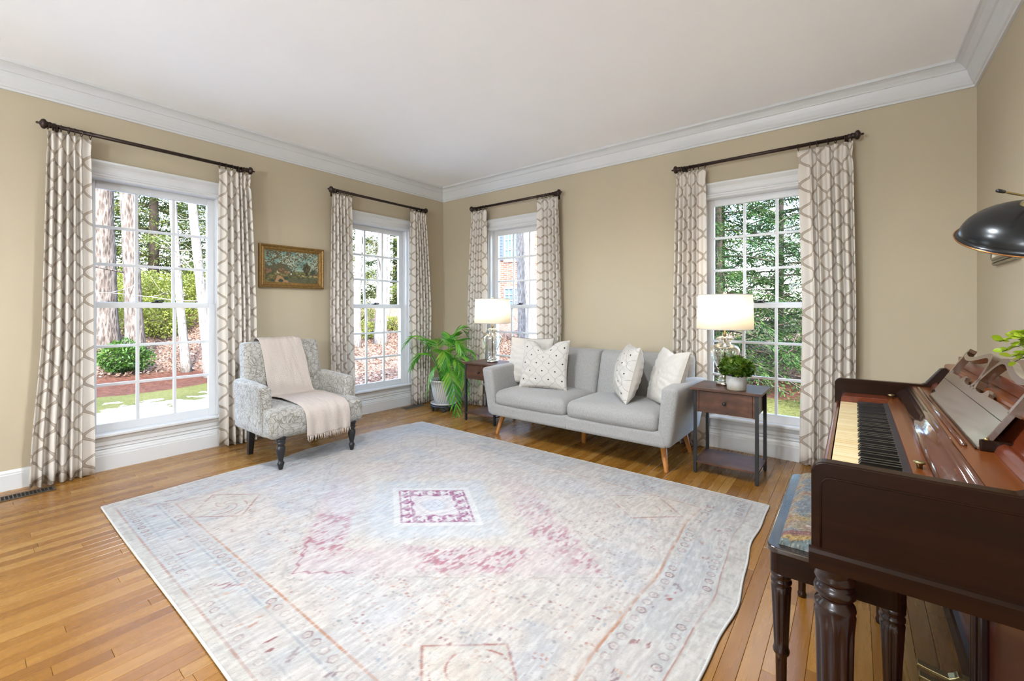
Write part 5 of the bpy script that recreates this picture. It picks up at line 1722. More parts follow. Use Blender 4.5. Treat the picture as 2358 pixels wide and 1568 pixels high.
def bench():
    x0, x1, y0, y1 = -0.205, 0.112, 1.455, 2.165
    t = thing('piano_bench', 'dark wood piano bench with a multicoloured paisley tapestry seat', 'bench', ((x0 + x1) / 2, (y0 + y1) / 2, 0))
    def rr(x0, x1, y0, y1, r, k=5):
        p = []
        for cx, cy, a0 in ((x1 - r, y1 - r, 0), (x0 + r, y1 - r, 90), (x0 + r, y0 + r, 180), (x1 - r, y0 + r, 270)):
            for i in range(k + 1):
                a = D(a0 + 90 * i / k); p.append((cx + r * math.cos(a), cy + r * math.sin(a)))
        return p
    MB().prism(rr(x0 + .008, x1 - .008, y0 + .008, y1 - .008, 0.028), lambda p, q, s: (p, q, s), 0.405, 0.466).build('apron', 'mahogany', t)
    MB().prism(rr(x0, x1, y0, y1, 0.032), lambda p, q, s: (p, q, s), 0.466, 0.484).build('seat_lid', 'polished_dark', t, 0.004, 3)
    # tapestry pad: domed grid with woven colours
    a0, a1, b0, b1 = x0 + 0.030, x1 - 0.030, y0 + 0.028, y1 - 0.028
    NX, NY = 90, 210
    rng = np.random.default_rng(12)
    u = np.linspace(0, 1, NX)[:, None] + np.zeros((1, NY)); v = np.linspace(0, 1, NY)[None, :] + np.zeros((NX, 1))
    ed = np.minimum(np.minimum(u, 1 - u) * (a1 - a0), np.minimum(v, 1 - v) * (b1 - b0))
    hz = 0.484 + 0.030 * np.clip(ed / 0.03, 0, 1) ** 0.5 + 0.006 * np.sin(PI * u) * np.sin(PI * v)
    hz = np.where(ed < 1e-6, 0.4845, hz)
    P = np.stack([a0 + (a1 - a0) * u, b0 + (b1 - b0) * v, hz], -1)
    def mx(C, c, f): f = np.clip(f, 0, 1)[..., None]; return C * (1 - f) + linc(c) * f
    n1 = fbm((NX, NY), (6, 14), rng, 3); n2 = fbm((NX, NY), (22, 50), rng, 3)
    C = np.zeros((NX, NY, 3)); C[:] = linc((176, 160, 134))
    C = mx(C, (134, 146, 158), (n1 - .5) * 7); C = mx(C, (170, 128, 112), (.44 - n1) * 7)
    vv = v + 0.012 * np.sin(u * 14)
    C = mx(C, (150, 70, 62), (np.abs(vv - .07) < .022) * .8); C = mx(C, (196, 156, 84), (np.abs(vv - .035) < .014) * .9); C = mx(C, (104, 130, 134), (np.abs(vv - .012) < .014) * .9)
    C = mx(C, (172, 100, 130), np.clip(1 - np.hypot((u - .55) / .3, (v - .40) / .07), 0, 1) * 1.6 * (n2 > .48))
    C = mx(C, (200, 168, 96), np.clip(1 - np.abs(v - .22 - .05 * u) / .04, 0, 1) * .8)
    ph = np.hypot((u - 1.0) * .26, (v - .17) * .66); th = np.arctan2((v - .17) * .66, (u - 1.0) * .26)
    C = mx(C, (226, 214, 196), (np.abs(np.sin(th * 9 + ph * 14)) < .28) * (ph < .20) * (v > .14) * .9)
    d = np.sin((n1 * 9 + u * 3) * 6) * np.sin((n2 * 6 + v * 14) * 4)
    C = mx(C, (64, 56, 58), (np.abs(d) < .10) * .65); C = mx(C, (226, 214, 196), (np.abs(d - .5) < .09) * .6)
    e = np.hypot((u - .9) / .42, (v - .90) / .045); C = mx(C, (52, 46, 48), (np.abs(e - 1) < .25) * .9); C = mx(C, (232, 224, 212), (np.abs(e - .7) < .14) * .9)
    np_obj('tapestry_pad', P.reshape(-1, 3), grid_faces(NX, NY), 'tapestry', t, True, colors=np.clip((C * .78 + .22 * linc((150, 140, 128))) * (0.50 + .3 * (fbm((NX, NY), (45, 105), rng, 1))[..., None]), 0, 1).reshape(-1, 3))
    lp = [(0.014, 0), (0.016, 0.012), (0.013, 0.02), (0.0135, 0.075), (0.0145, 0.16), (0.0205, 0.168), (0.0215, 0.176), (0.0185, 0.186), (0.0215, 0.26), (0.0255, 0.345), (0.0262, 0.362), (0.022, 0.368), (0.0268, 0.374), (0.027, 0.380), (0.0225, 0.385),
          (0.0255, 0.39), (0.0275, 0.396), (0.0275, 0.41)]
    dense = []
    for (r0, z0), (r1, z1) in zip(lp[:-1], lp[1:]):
        k = 6 if z1 - z0 > 0.05 else 1
        dense += [(r0 + (r1 - r0) * i / k, z0 + (z1 - z0) * i / k) for i in range(k)]
    dense.append(lp[-1])
    for lx in (x0 + .036, x1 - .036):
        for ly in (y0 + .036, y1 - .036):
            MB().lathe(dense, lx, ly, 0, 48, flute=(0.19, 0.35, 8, 0.14)).build('leg', 'mahogany_z', t)
    return t
bench()

# ------------------------------------------------------------------ lamp, plant and frame by the piano
def piano_lamp():
    bx, by, bz = 0.50, 1.93, 0.964
    t = thing('piano_lamp', 'black dome lamp with copper rim and brass fittings above the piano', 'lamp', (bx, by, bz))
    MB().lathe([(0.078, 0), (0.080, 0.008), (0.070, 0.016), (0.02, 0.024), (0.012, 0.035)], bx, by, bz, 32).build('lamp_base', 'brass', t)
    MB().tube([(bx, by, bz + 0.03), (bx, by, 1.50), (bx - 0.01, by, 1.535), (0.425, 1.935, 1.530)], 0.0065, 12).build('stem', 'brass', t)
    # dome: apex at A, axis tilted
    hub = Vector((0.408, 1.935, 1.380)); axis = Vector((-0.10, 0.52, -1.0)).normalized()
    R_ = 0.158
    HD = 0.096
    prof = [(0.156 * math.sin(PI / 2 * k / 18) ** 0.92 if k else 0.0, HD * math.cos(PI / 2 * k / 18) + 0.004) for k in range(19)] + [(0.160, 0.002), (0.164, 0.0)]
    q = (-axis).to_track_quat('Z', 'Y')
    def place(m, hub=hub, q=q):
        m.v = [tuple(hub + q @ Vector(p)) for p in m.v]; return m
    sh = place(MB().lathe(list(reversed(prof)), 0, 0, 0, 56, cap=False)).build('lamp_shade', 'dome', t)
    sd = sh.modifiers.new('thick', 'SOLIDIFY'); sd.thickness = 0.0015; sd.offset = -1
    pts = [(0.164 * math.cos(a), 0.164 * math.sin(a), -0.001) for a in [2 * PI * i / 64 for i in range(64)]]
    place(MB().tube(pts, 0.0024, 8, closed=True)).build('shade_rim', 'copper', sh)
    place(MB().lathe([(0.046, 0.088), (0.042, 0.100), (0.036, 0.106), (0.030, 0.108), (0.027, 0.118), (0.014, 0.124), (0.012, 0.135), (0.0, 0.137)], 0, 0, 0, 32)).build('shade_cap', 'brass', t)
    # little tilt lever with a dark tip
    MB().tube([(0.412, 1.905, 1.487), (0.364, 1.845, 1.490), (0.322, 1.785, 1.4935)], 0.0032, 8).build('tilt_lever', 'brass', t)
    MB().tube([(0.324, 1.788, 1.4933), (0.309, 1.767, 1.4945)], 0.0050, 10).build('lever_tip', 'blackmetal', t)
    MB().tube([tuple(hub + q @ Vector((0, 0, 0.132))), (0.425, 1.935, 1.530)], 0.006, 10).build('swivel', 'brass', t)
    return t
piano_lamp()

def eucalyptus():
    px, py, pz = 0.490, 1.72, 0.964
    t = thing('potted_eucalyptus', 'bright lime-green round-leaved sprig in a pot on top of the piano', 'potted plant', (px, py, pz))
    MB().lathe([(0.034, 0), (0.038, 0.004), (0.046, 0.075), (0.046, 0.08), (0.041, 0.08), (0.04, 0.07), (0, 0.07)], px, py, pz, 28).build('pot', 'whiteglaze', t)
    MB().lathe([(0.0405, 0.069), (0, 0.073)], px, py, pz, 20).build('soil', 'soil', t)
    lf = MB(); K = 10
    ring = [(0.5 + 0.5 * math.cos(2 * PI * i / K), 0.42 * math.sin(2 * PI * i / K), 0.10 * abs(math.sin(2 * PI * i / K))) for i in range(K)]
    lf.add([(0.5, 0, 0)] + ring, [(0, 1 + i, 1 + (i + 1) % K) for i in range(K)], True)
    me = lf.mesh('leaf'); me.materials.append(M['eucleaf'])
    rg = random.Random(8)
    stems = [((0.318, 1.800, 1.078), 0.03), ((0.335, 1.770, 1.040), 0.0), ((0.350, 1.790, 1.105), 0.02), ((0.36, 1.74, 1.06), 0.02), ((0.325, 1.81, 1.05), 0.03), ((0.338, 1.80, 1.09), 0.03), ((0.345, 1.79, 1.025), 0.03), ((0.352, 1.775, 1.08), 0.04), ((0.40, 1.66, 1.12), 0.04), ((0.44, 1.86, 1.13), 0.05), ((0.56, 1.66, 1.14), 0.05), ((0.39, 1.72, 1.10), 0.05), ((0.53, 1.80, 1.15), 0.05), ((0.375, 1.80, 1.09), 0.05)]
    for (ex, ey, ez), lift in stems:
        b = Vector((px, py, pz + 0.07)); e = Vector((ex, ey, ez)); mid = (b + e) / 2 + Vector((0, 0, 0.045 + lift))
        pts = [b * (1 - k) ** 2 + mid * 2 * k * (1 - k) + e * k * k for k in [i / 14 for i in range(15)]]
        st = MB().tube([tuple(p) for p in pts], [0.0019 * (1 - .5 * i / 14) for i in range(15)], 6).build('stem', 'topleaf', t)
        for j in range(3, 15):
            p = pts[j]; tg = (pts[j] - pts[j - 1]).normalized(); sd = tg.cross(Vector((0, 0, 1))).normalized()
            for s in ((-1, 1) if j < 14 else (0,)):
                o = bpy.data.objects.new('leaf', me); COL.objects.link(o); o.parent = st
                dl = (tg * 0.6 + sd * s + Vector((rg.uniform(-.4, .4), rg.uniform(-.4, .4), rg.uniform(-.3, .6)))).normalized()
                o.location = p - Vector(ORG[t.name]); o.rotation_mode = 'QUATERNION'; o.rotation_quaternion = dl.to_track_quat('X', 'Z') @ Matrix.Rotation(rg.uniform(-.8, .8), 4, 'X').to_quaternion()
                s_ = rg.uniform(0.030, 0.044) * (1 - 0.45 * (j / 14) ** 3); o.scale = (s_, s_, s_)
    return t
eucalyptus()

def wall_frame():
    t = thing('wall_picture', 'silver beaded picture frame on the wall behind the black lamp', 'picture', (XC, 3.275, 1.5))
    y0, y1, z0, z1 = 3.05, 3.50, 1.405, 1.60
    prof = [(0.0, 0.0), (0.0, 0.016), (0.008, 0.022), (0.014, 0.016), (0.022, 0.020), (0.030, 0.030), (0.040, 0.026), (0.046, 0.014), (0.046, 0.0)]
    n = len(prof); vs = []; fs = []
    for ya, za, sy, sz in ((y0, z0, 1, 1), (y1, z0, -1, 1), (y1, z1, -1, -1), (y0, z1, 1, -1)):
        vs += [(XC - h, ya + sy * i, za + sz * i) for i, h in prof]
    for c in range(4):
        d = (c + 1) % 4
        for i in range(n - 1): fs.append((c * n + i, d * n + i, d * n + i + 1, c * n + i + 1))
    m = MB().add(vs, fs)
    m.build('frame', 'silver', t)
    b = MB()
    for i in range(36):
        yb = y0 + 0.02 + (y1 - y0 - .04) * i / 35
        b.box(XC - 0.024, XC - 0.014, yb - .004, yb + .004, z0 + 0.014, z0 + 0.021)
    bo = b.build('beading', 'silver', t); bo['kind'] = 'stuff'
    MB().box(XC - 0.012, XC - 0.002, y0 + .03, y1 - .03, z0 + .03, z1 - .03).build('picture_panel', 'pillow', t)
    return t
wall_frame()

def add_fill_chandelier(x, y, label):  # invented fixture, never in view; lights the room from behind the camera
    t = thing('fill_chandelier', label, 'fill_chandelier', (x, y, HC), local=True)
    MB().lathe([(0.06, -0.02), (0.06, 0.0)], 0, 0, 0, 24).build('canopy', 'bronze', t)
    MB().tube([(0, 0, -0.02), (0, 0, -1.01)], 0.006, 8).build('rod', 'bronze', t)
    MB().lathe([(0.0, -1.270), (0.014, -1.260), (0.022, -1.230), (0.014, -1.190), (0.03, -1.150), (0.012, -1.110), (0.008, -1.010)], 0, 0, 0, 20).build('hub', 'bronze', t)
    for k in range(6):
        a = PI / 3 * k; c_, s_ = math.cos(a), math.sin(a)
        arm = MB().tube([(0.015 * c_, 0.015 * s_, -1.190), (0.09 * c_, 0.09 * s_, -1.250), (0.18 * c_, 0.18 * s_, -1.240), (0.23 * c_, 0.23 * s_, -1.180)], 0.005, 8)
        arm.lathe([(0.02, -1.180), (0.024, -1.170), (0.010, -1.168), (0.010, -1.110)], 0.23 * c_, 0.23 * s_, 0, 12)
        ar = arm.build('arm', 'bronze', t)
        MB().lathe([(0.008, -1.110), (0.016, -1.085), (0.012, -1.055), (0, -1.035)], 0.23 * c_, 0.23 * s_, 0, 12).build('candle_bulb', 'bulb', ar)
    ld = bpy.data.lights.new('fill_chandelier_light', 'POINT'); ld.energy = FILL_CHANDELIER_W; ld.color = (0.80, 0.90, 1.0); ld.shadow_soft_size = 0.14
    lo = bpy.data.objects.new('fill_chandelier_light', ld); COL.objects.link(lo); lo.parent = t; lo.location = (0, 0, -1.13)
    return t
add_fill_chandelier(-1.0, -3.0, 'bronze candle chandelier added behind the viewer as unseen fill light, right side')
add_fill_chandelier(-1.9, -4.2, 'bronze candle chandelier added behind the viewer as unseen fill light, left side')

def fill_downlight(x, y, label):  # made-up fixture just above the frame, added to even out the light
    t = thing('added_downlight', label, 'fill light', (x, y, HC), 0, 'added fill downlights above the rug', local=True)
    MB().lathe([(0.075, -0.001), (0.095, -0.001), (0.095, -0.006), (0.088, -0.010), (0.075, -0.006)], 0, 0, 0, 36, cap=False).build('trim_ring', 'trim', t)
    MB().lathe([(0.0, -0.004), (0.074, -0.004)], 0, 0, 0, 32, cap=False).build('lens', 'bulb', t)
    ld = bpy.data.lights.new('fill_downlight_beam', 'SPOT'); ld.energy = FILL_DOWN_W; ld.color = (0.84, 0.92, 1.0); ld.shadow_soft_size = 0.07
    ld.spot_size = D(168); ld.spot_blend = 0.7
    lo = bpy.data.objects.new('fill_downlight_beam', ld); COL.objects.link(lo); lo.parent = t; lo.location = (0, 0, -0.02)
    return t
fill_downlight(-1.85, 1.0, 'round recessed downlight added for fill light over the armchair side of the rug')
fill_downlight(-0.85, 1.40, 'round recessed downlight added for fill light over the piano side of the rug')

# ------------------------------------------------------------------ outdoors
def ground_z(x, y):
    dx = -4.46 - x; dy = y - 4.16
    d = np.maximum(dx, dy)
    s_ = np.clip((y - 3.4) / 2.6, 0, 1); s_ = s_ * s_ * (3 - 2 * s_)
    rise = np.clip(d - (7.0 - 4.6 * s_), 0, None)
    z = -0.42 + 0.0 * d
    left = np.clip((dx - dy * 0.35) / 4.0, 0, 1)          # the bank rises on the left side of the lot
    bank = 0.175 * np.minimum(rise, 9) + 0.03 * np.clip(rise - 9, 0, None)
    flat = 0.03 * rise
    z = z + bank * (0.25 + 0.75 * left) + flat * (1 - left)
    return z
def yard():
    gx = np.concatenate([np.linspace(-60, -26, 25), np.linspace(-25, 12, 200)]); gy = np.concatenate([np.linspace(-20, 30, 230), np.linspace(31, 70, 25)])
    Xg, Yg = np.meshgrid(gx, gy, indexing='ij')
    rng = np.random.default_rng(21)
    Z = ground_z(Xg, Yg) + 0.10 * (fbm(Xg.shape, (40, 40), rng, 3) - .5) * np.clip(np.maximum(-4.46 - Xg, Yg - 4.16) / 5, 0.15, 1)
    inside = (Xg > -5.2) & (Yg < 4.9)
    Z = np.where(inside, -0.46, Z)
    o = np_obj('ground', np.stack([Xg, Yg, Z], -1).reshape(-1, 3), grid_faces(*Xg.shape), 'ground', None, True)
    o['kind'] = 'structure'; o['label'] = 'snow patches, lawn and leaf-covered bank outside the windows'
    return o
yard()
def gz(x, y): return float(ground_z(np.array(x), np.array(y)))

def quads(centers, dirs, ups, ln, wd):
    """rhombus-shaped leaves"""
    c = np.asarray(centers); d = dirs / np.linalg.norm(dirs, axis=1, keepdims=True)
    s = np.cross(d, ups); s /= (np.linalg.norm(s, axis=1, keepdims=True) + 1e-9)
    ln = ln[:, None]; wd = wd[:, None]
    up = np.cross(s, d)
    v = np.stack([c - d * ln * .5, c + s * wd * .5 + up * wd * .12, c + d * ln * .5, c - s * wd * .5 + up * wd * .12], 1).reshape(-1, 3)
    f = np.arange(len(c) * 4).reshape(-1, 4)
    return v, f

# leaf litter as loose leaves
def litter():
    rng = np.random.default_rng(31)
    n = 32000
    a = rng.random(n)
    px = np.where(a < .35, rng.uniform(-17, -12.2, n), np.where(a < .75, rng.uniform(-13, -6.2, n), rng.uniform(-9, 1.5, n))); py = np.where(a < .35, rng.uniform(0.5, 6, n), np.where(a < .75, rng.uniform(5, 11.5, n), rng.uniform(8.6, 16, n)))
    c = np.stack([px, py, ground_z(px, py) + 0.03 + rng.random(n) * 0.05], 1)
    d = rng.normal(size=(n, 3)); d[:, 2] *= .5; u = rng.normal(size=(n, 3)) * .6; u[:, 2] += 1
    v, f = quads(c, d, u, rng.uniform(.035, .085, n), rng.uniform(.025, .055, n))
    o = np_obj('fallen_leaves', v, f, 'litter'); o['kind'] = 'stuff'; o['label'] = 'brown and tan fallen leaves on the bank outside'; o['category'] = 'leaves'
litter()

def big_trunk(base, top, r0, r1, mat, label, seed, nbr=0, group='trees outside the windows', name='tree'):
    x, y = base; z0 = gz(x, y) - 0.1
    t = thing(name, label, 'tree', (x, y, z0), group=group)
    rg = random.Random(seed); N = 26; SEG = 20
    pts = []
    for i in range(N + 1):
        k = i / N
        pts.append((x + (top[0] - x) * k + 0.10 * math.sin(k * 5 + seed) * k, y + (top[1] - y) * k + 0.08 * math.cos(k * 4 + seed) * k, z0 + (top[2] - z0) * k))
    rad = [r0 + (r1 - r0) * (i / N) + r0 * 0.45 * math.exp(-i * 0.9) for i in range(N + 1)]
    m = MB().tube(pts, rad, SEG)
    m.v = [(a + rg.uniform(-1, 1) * r0 * .05, b + rg.uniform(-1, 1) * r0 * .05, c) for a, b, c in m.v]
    m.build('trunk', mat, t)
    if nbr:
        b = MB()
        for _ in range(nbr):
            i = rg.randint(5, N - 1); p = Vector(pts[i]); an = rg.uniform(0, 2 * PI); L = rg.uniform(0.8, 2.6) * min(1.2, r0 * 8 + .3)
            dv = Vector((math.cos(an), math.sin(an), rg.uniform(-.1, .6))); q = [p]
            for k in range(6): dv = (dv + Vector((rg.uniform(-.35, .35), rg.uniform(-.35, .35), rg.uniform(-.2, .25)))).normalized(); q.append(q[-1] + dv * L / 6)
            br = max(0.008, rad[i] * 0.16)
            b.tube([tuple(w) for w in q], [br * (1 - .13 * k) for k in range(7)], 5)
            for k in (2, 3, 4, 5):
                dv2 = Vector((rg.uniform(-1, 1), rg.uniform(-1, 1), rg.uniform(-.2, .7))).normalized()
                b.tube([tuple(q[k]), tuple(q[k] + dv2 * L * .18), tuple(q[k] + dv2 * L * .33 + Vector((0, 0, .05)))], [br * .5, br * .35, br * .2], 4)
        bo = b.build('branches', 'twig' if mat == 'birch' else mat, t); bo['kind'] = 'stuff'
    return t

# seen through the window beside the armchair
big_trunk((-14.9, 2.35), (-14.6, 2.15, 11), 0.24, 0.20, 'bark', 'thick furrowed tree trunk, left of the pair outside the armchair window', 1, 3)
big_trunk((-13.7, 2.70), (-13.9, 2.45, 11), 0.17, 0.14, 'bark', 'thick furrowed tree trunk, right of the pair outside the armchair window', 2, 5)
BIRCH = [((-12.3, 3.35), (-12.6, 2.75, 9), .085, .05, 'slim leaning birch nearest the paired trunks'), ((-11.6, 3.62), (-12.2, 2.85, 9), .105, .06, 'birch with a long pale trunk, second from the paired trunks'),
         ((-11.1, 3.70), (-11.4, 3.28, 9), .115, .07, 'stoutest pale birch outside the armchair window'), ((-11.9, 4.0), (-12.1, 3.55, 9), .085, .05, 'pale birch at the right edge of the armchair window')]
for i, (b, tp, r0, r1, lb) in enumerate(BIRCH): big_trunk(b, tp, r0, r1, 'birch', lb, 10 + i, 9, name='birch_tree')
# seen through the window behind the palm
B2_ = [((-10.2, 6.45), (-9.9, 6.35, 9), .10, .06, 'white birch at the left of the palm-side window'), ((-10.3, 7.25), (-10.1, 7.2, 9), .15, .11, 'broad white birch in the middle of the palm-side window'),
       ((-12.6, 9.15), (-12.9, 9.5, 8), .05, .03, 'thin leaning sapling right of the broad white birch'), ((-12.2, 8.1), (-13.0, 7.9, 8), .045, .03, 'thin curved sapling left of the broad white birch')]
for i, (b, tp, r0, r1, lb) in enumerate(B2_): big_trunk(b, tp, r0, r1, 'birch', lb, 30 + i, 10, name='birch_tree')
# seen through the window behind the corner lamp
big_trunk((-7.55, 10.6), (-7.75, 10.5, 9), 0.19, 0.15, 'birch', 'large pale twin-stemmed tree outside the corner lamp window', 41, 8)
big_trunk((-8.1, 10.9), (-8.55, 11.0, 9), 0.13, 0.10, 'birch', 'pale stem left of the large tree outside the corner lamp window', 42, 8)
big_trunk((-6.7, 11.6), (-6.5, 11.8, 9), 0.11, 0.07, 'bark', 'slim grey tree right of the large tree outside the corner lamp window', 43, 8)

def conifer(base, h, r, n, size, mat, label, seed, z_start=0.0, droop=0.35, nb=70, gap=1.0, name='evergreen_tree', spray=1.0):
    x, y = base; z0 = gz(x, y) - 0.05
    t = thing(name, label, 'tree', (x, y, z0), group='trees outside the windows')
    MB().tube([(x, y, z0), (x + .05, y, z0 + h * .5), (x, y, z0 + h)], [0.028 * h * .6, 0.018 * h * .6, 0.01], 10).build('trunk', 'hembark', t)
    rng = np.random.default_rng(seed)
    br = MB(); C_, D_, U_, L_, W_ = [], [], [], [], []
    per = max(6, n // nb)
    for i in range(nb):
        k = z_start + (1 - z_start) * ((i + rng.random()) / nb) ** gap
        a = i * 2.39996 + rng.uniform(-.3, .3); L = r * (1 - k) ** 0.75 * rng.uniform(.75, 1.1) + 0.2
        p0 = np.array([x, y, z0 + h * k]); dv = np.array([math.cos(a), math.sin(a), 0.0]); sd = np.array([-math.sin(a), math.cos(a), 0.0])
        pts = [p0 + dv * L * q + np.array([0, 0, 0.12 * L * q - droop * L * q * q]) for q in np.linspace(0, 1, 6)]
        br.tube([tuple(p) for p in pts], [0.022 * L / 2 * (1 - .16 * q) + .003 for q in range(6)], 4)
        q = rng.random(per) ** 0.7
        side = rng.uniform(-1, 1, per); wmax = L * 0.34 * (1 - q * .75) + .05
        c = p0[None] + dv[None] * (L * q)[:, None] + sd[None] * (side * wmax)[:, None]
        c[:, 2] += 0.12 * L * q - droop * L * q * q - np.abs(side) * wmax * .25 + rng.normal(size=per) * .035 * spray
        d = dv[None] * (0.7 + 0 * q)[:, None] + sd[None] * np.sign(side)[:, None] * rng.uniform(.2, 1.1, per)[:, None]; d[:, 2] = rng.uniform(-.75, .1, per)
        u = rng.normal(size=(per, 3)) * .35; u[:, 2] += 1
        C_.append(c); D_.append(d); U_.append(u); L_.append(rng.uniform(.7, 1.3, per) * size); W_.append(rng.uniform(.20, .36, per) * size)
    bo = br.build('branches', 'hembark', t); bo['kind'] = 'stuff'
    v, f = quads(np.concatenate(C_), np.concatenate(D_), np.concatenate(U_), np.concatenate(L_), np.concatenate(W_))
    o = np_obj('foliage', v, f, mat, t); o['kind'] = 'stuff'
    return t
# hemlock thicket beyond the window by the piano
conifer((-2.05, 8.8), 6.0, 1.9, 48000, .075, 'hemlock', 'feathery bright hemlock at left of the piano-side window', 51, .03, .42, 90)
conifer((-0.55, 9.9), 6.6, 2.0, 48000, .075, 'hemlock', 'feathery dark hemlock at right of the piano-side window', 52, .04, .45, 90)
conifer((-1.5, 12.6), 7.5, 2.4, 24000, .11, 'hemlock', 'taller hemlock standing behind the two feathery ones', 53, .05, .4, 70)
conifer((1.4, 11.5), 7.0, 2.4, 16000, .11, 'hemlock', 'hemlock at the far right beyond the piano-side window', 54, .05, .4, 60)
# evergreen backdrop of the woods on the left
for i, (bx, by, h, r, lb) in enumerate([(-24, 2.0, 13, 3.4, 'yellow-green evergreen behind the paired trunks'), (-22.5, 5.0, 12, 3.2, 'broad evergreen behind the birches outside the armchair window'), (-25, 8.0, 14, 3.4, 'tall evergreen furthest right behind the birches'),
                                        (-20.5, 11.8, 11, 3.0, 'evergreen at the left behind the palm-side window'), (-19.5, 15.2, 12, 3.2, 'evergreen in the middle behind the palm-side window'), (-16.8, 17.2, 11, 3.0, 'evergreen at the right behind the palm-side window'),
                                        (-27, 5.2, 15, 3.6, 'pale distant evergreen showing between the birches'), (-9.0, 19.5, 10, 2.6, 'evergreen beyond the large tree outside the corner lamp window'), (-28, -1.5, 14, 3.6, 'distant evergreen left of the paired trunks'), (-22.0, 27.0, 14, 3.6, 'distant evergreen left behind the brick house'), (-30.5, 3.2, 17, 4.4, 'tallest far evergreen straight behind the paired trunks'), (-31, 8.8, 17, 4.4, 'far evergreen behind the stoutest birch'), (-26.5, 14.5, 16, 4.4, 'far evergreen at the left of the palm-side window'), (-24.5, 18.5, 16, 4.4, 'far evergreen in the middle of the palm-side window'), (-21.5, 21.5, 16, 4.0, 'far evergreen at the right of the palm-side window'), (-4.5, 20.0, 13, 3.6, 'far evergreen behind the left hemlock'), (0.5, 19.0, 13, 3.6, 'far evergreen behind the right hemlock')]):
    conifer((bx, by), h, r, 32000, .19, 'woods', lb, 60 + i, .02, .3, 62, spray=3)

def shrub(base, r, h, n, size, mat, label, seed):
    x, y = base; z0 = gz(x, y) - .03
    t = thing('shrub', label, 'shrub', (x, y, z0), group='shrubs outside the windows')
    rng = np.random.default_rng(seed)
    br = MB()
    for i in range(9):
        a = rng.uniform(0, 2 * PI); e = Vector((x + math.cos(a) * r * .7, y + math.sin(a) * r * .7, z0 + h * rng.uniform(.6, .95)))
        br.tube([(x, y, z0), tuple((Vector((x, y, z0)) + e) / 2 + Vector((0, 0, h * .12))), tuple(e)], [.018, .012, .005], 5)
    b = br.build('stems', 'hembark', t); b['kind'] = 'stuff'
    d = rng.normal(size=(n, 3)); d /= np.linalg.norm(d, axis=1, keepdims=True); rad = rng.random(n) ** .28
    lump = 1 + .22 * np.sin(d[:, 0] * 5 + seed) * np.cos(d[:, 1] * 4)
    c = np.stack([x + d[:, 0] * r * rad * lump, y + d[:, 1] * r * rad * lump, z0 + h * .52 + d[:, 2] * h * .5 * rad * lump], 1)
    dd = d + rng.normal(size=(n, 3)) * .7; u = rng.normal(size=(n, 3)) * .6; u[:, 2] += .8
    v, f = quads(c, dd, u, rng.uniform(.7, 1.3, n) * size, rng.uniform(.35, .55, n) * size)
    o = np_obj('foliage', v, f, mat, t); o['kind'] = 'stuff'
    return t
shrub((-12.55, 2.28), .48, .72, 3200, .075, 'boxwood_out', 'rounded green garden shrub at the foot of the paired trunks', 71)
for i, (bx, by, r, h, lb) in enumerate([(-15.8, 3.6, 1.0, 1.2, 'yellow-green laurel right of the paired trunks'), (-17.2, 4.6, 1.3, 1.5, 'yellow-green laurel behind the slim leaning birch'), (-16.4, 5.6, 1.1, 1.3, 'yellow-green laurel behind the stoutest birch'),
                                        (-17.5, 2.3, 1.3, 1.5, 'yellow-green laurel behind the paired trunks'), (-18.8, 3.4, 1.4, 1.7, 'tall yellow-green laurel further up the bank'), (-11.0, 7.3, .5, .55, 'low straggly green shrub on the bank, palm-side window left'),
                                        (-11.9, 8.8, .5, .5, 'low straggly green shrub on the bank, palm-side window right'), (-13.4, 8.6, .6, .6, 'low green shrub higher on the bank, palm-side window'), (-9.2, 9.3, .7, 1.0, 'yellow-green shrub low outside the corner lamp window'),
                                        (-8.1, 12.2, .8, 1.6, 'green shrub behind the large tree outside the corner lamp window')]):
    shrub((bx, by), r, h, 5200 if h > .8 else 1400, .085 if h > .8 else .07, 'shrubleaf', lb, 80 + i)

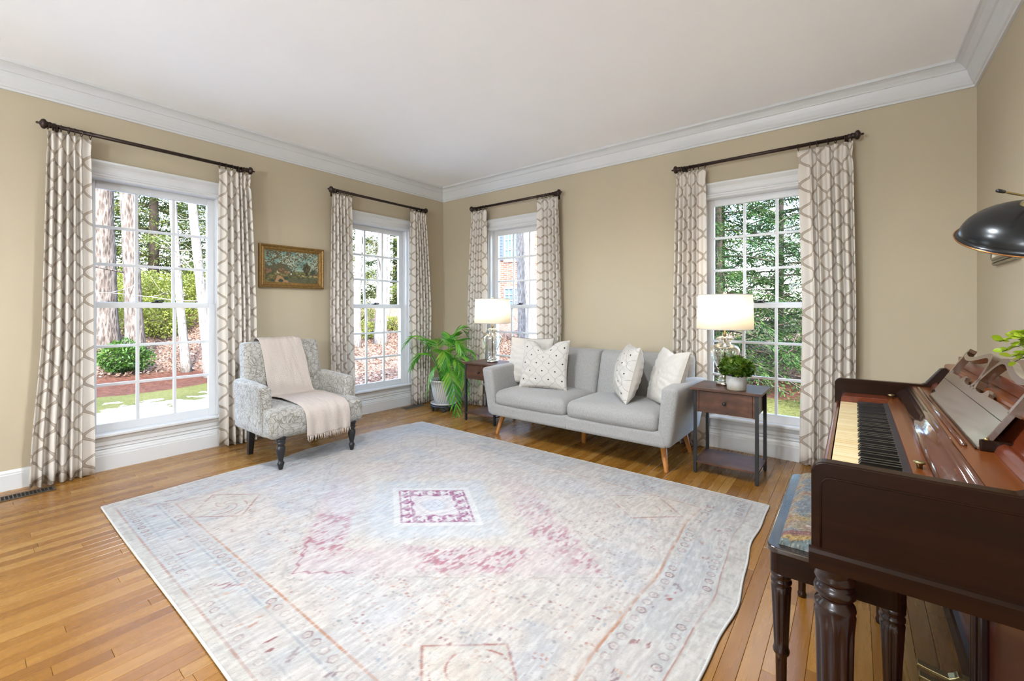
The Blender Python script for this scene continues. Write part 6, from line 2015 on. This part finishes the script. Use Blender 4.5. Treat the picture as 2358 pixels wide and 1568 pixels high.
def brick_house():
    x0, x1, y0, y1 = -19.0, -12.15, 17.0, 25.0
    t = thing('brick_house', 'red brick house with white trim seen outside the corner lamp window', 'house', ((x0 + x1) / 2, y0, -0.5))
    MB().box(x0, x1, y0, y1, -0.5, 7.0).build('brick_wall', 'brick', t)
    MB().prism([(x0 - .4, 6.9), (x1 + .4, 6.9), ((x0 + x1) / 2, 10)], lambda p, q, s: (p, s, q), y0 - .4, y1 + .4).build('roof', 'roof', t)
    for (wx0, wx1, wz0, wz1) in ((-13.75, -12.75, 1.0, 2.15), (-13.75, -12.95, 3.6, 5.6), (-16.5, -15.5, 1.0, 2.6), (-16.5, -15.5, 3.6, 5.4)):
        f = MB()
        f.box(wx0 - .09, wx0, y0 - .05, y0, wz0 - .09, wz1 + .09); f.box(wx1, wx1 + .09, y0 - .05, y0, wz0 - .09, wz1 + .09); f.box(wx0, wx1, y0 - .05, y0, wz1, wz1 + .09); f.box(wx0, wx1, y0 - .05, y0, wz0 - .12, wz0)
        for k in range(1, 4): f.box(wx0, wx1, y0 - .04, y0 - .01, wz0 + (wz1 - wz0) * k / 4 - .02, wz0 + (wz1 - wz0) * k / 4 + .02)
        for k in range(1, 4): f.box(wx0 + (wx1 - wx0) * k / 4 - .02, wx0 + (wx1 - wx0) * k / 4 + .02, y0 - .04, y0 - .01, wz0, wz1)
        w = f.build('house_window', 'housetrim', t)
        MB().box(wx0, wx1, y0 - .012, y0 - .002, wz0, wz1).build('window_pane', 'skypane', w)
        if wz0 > 3:
            sh = MB().box(wx0 - .62, wx0 - .12, y0 - .06, y0, wz0, wz1)
            for k in range(12): sh.box(wx0 - .58, wx0 - .16, y0 - .075, y0 - .06, wz0 + .1 + (wz1 - wz0 - .2) * k / 12, wz0 + .18 + (wz1 - wz0 - .2) * k / 12)
            sh.build('shutter', 'shutter', t)
    MB().box(x1 - .02, x1 + .12, y0 - .1, y0 + .1, -.5, 6.9).build('corner_board', 'housetrim', t)
    return t
brick_house()
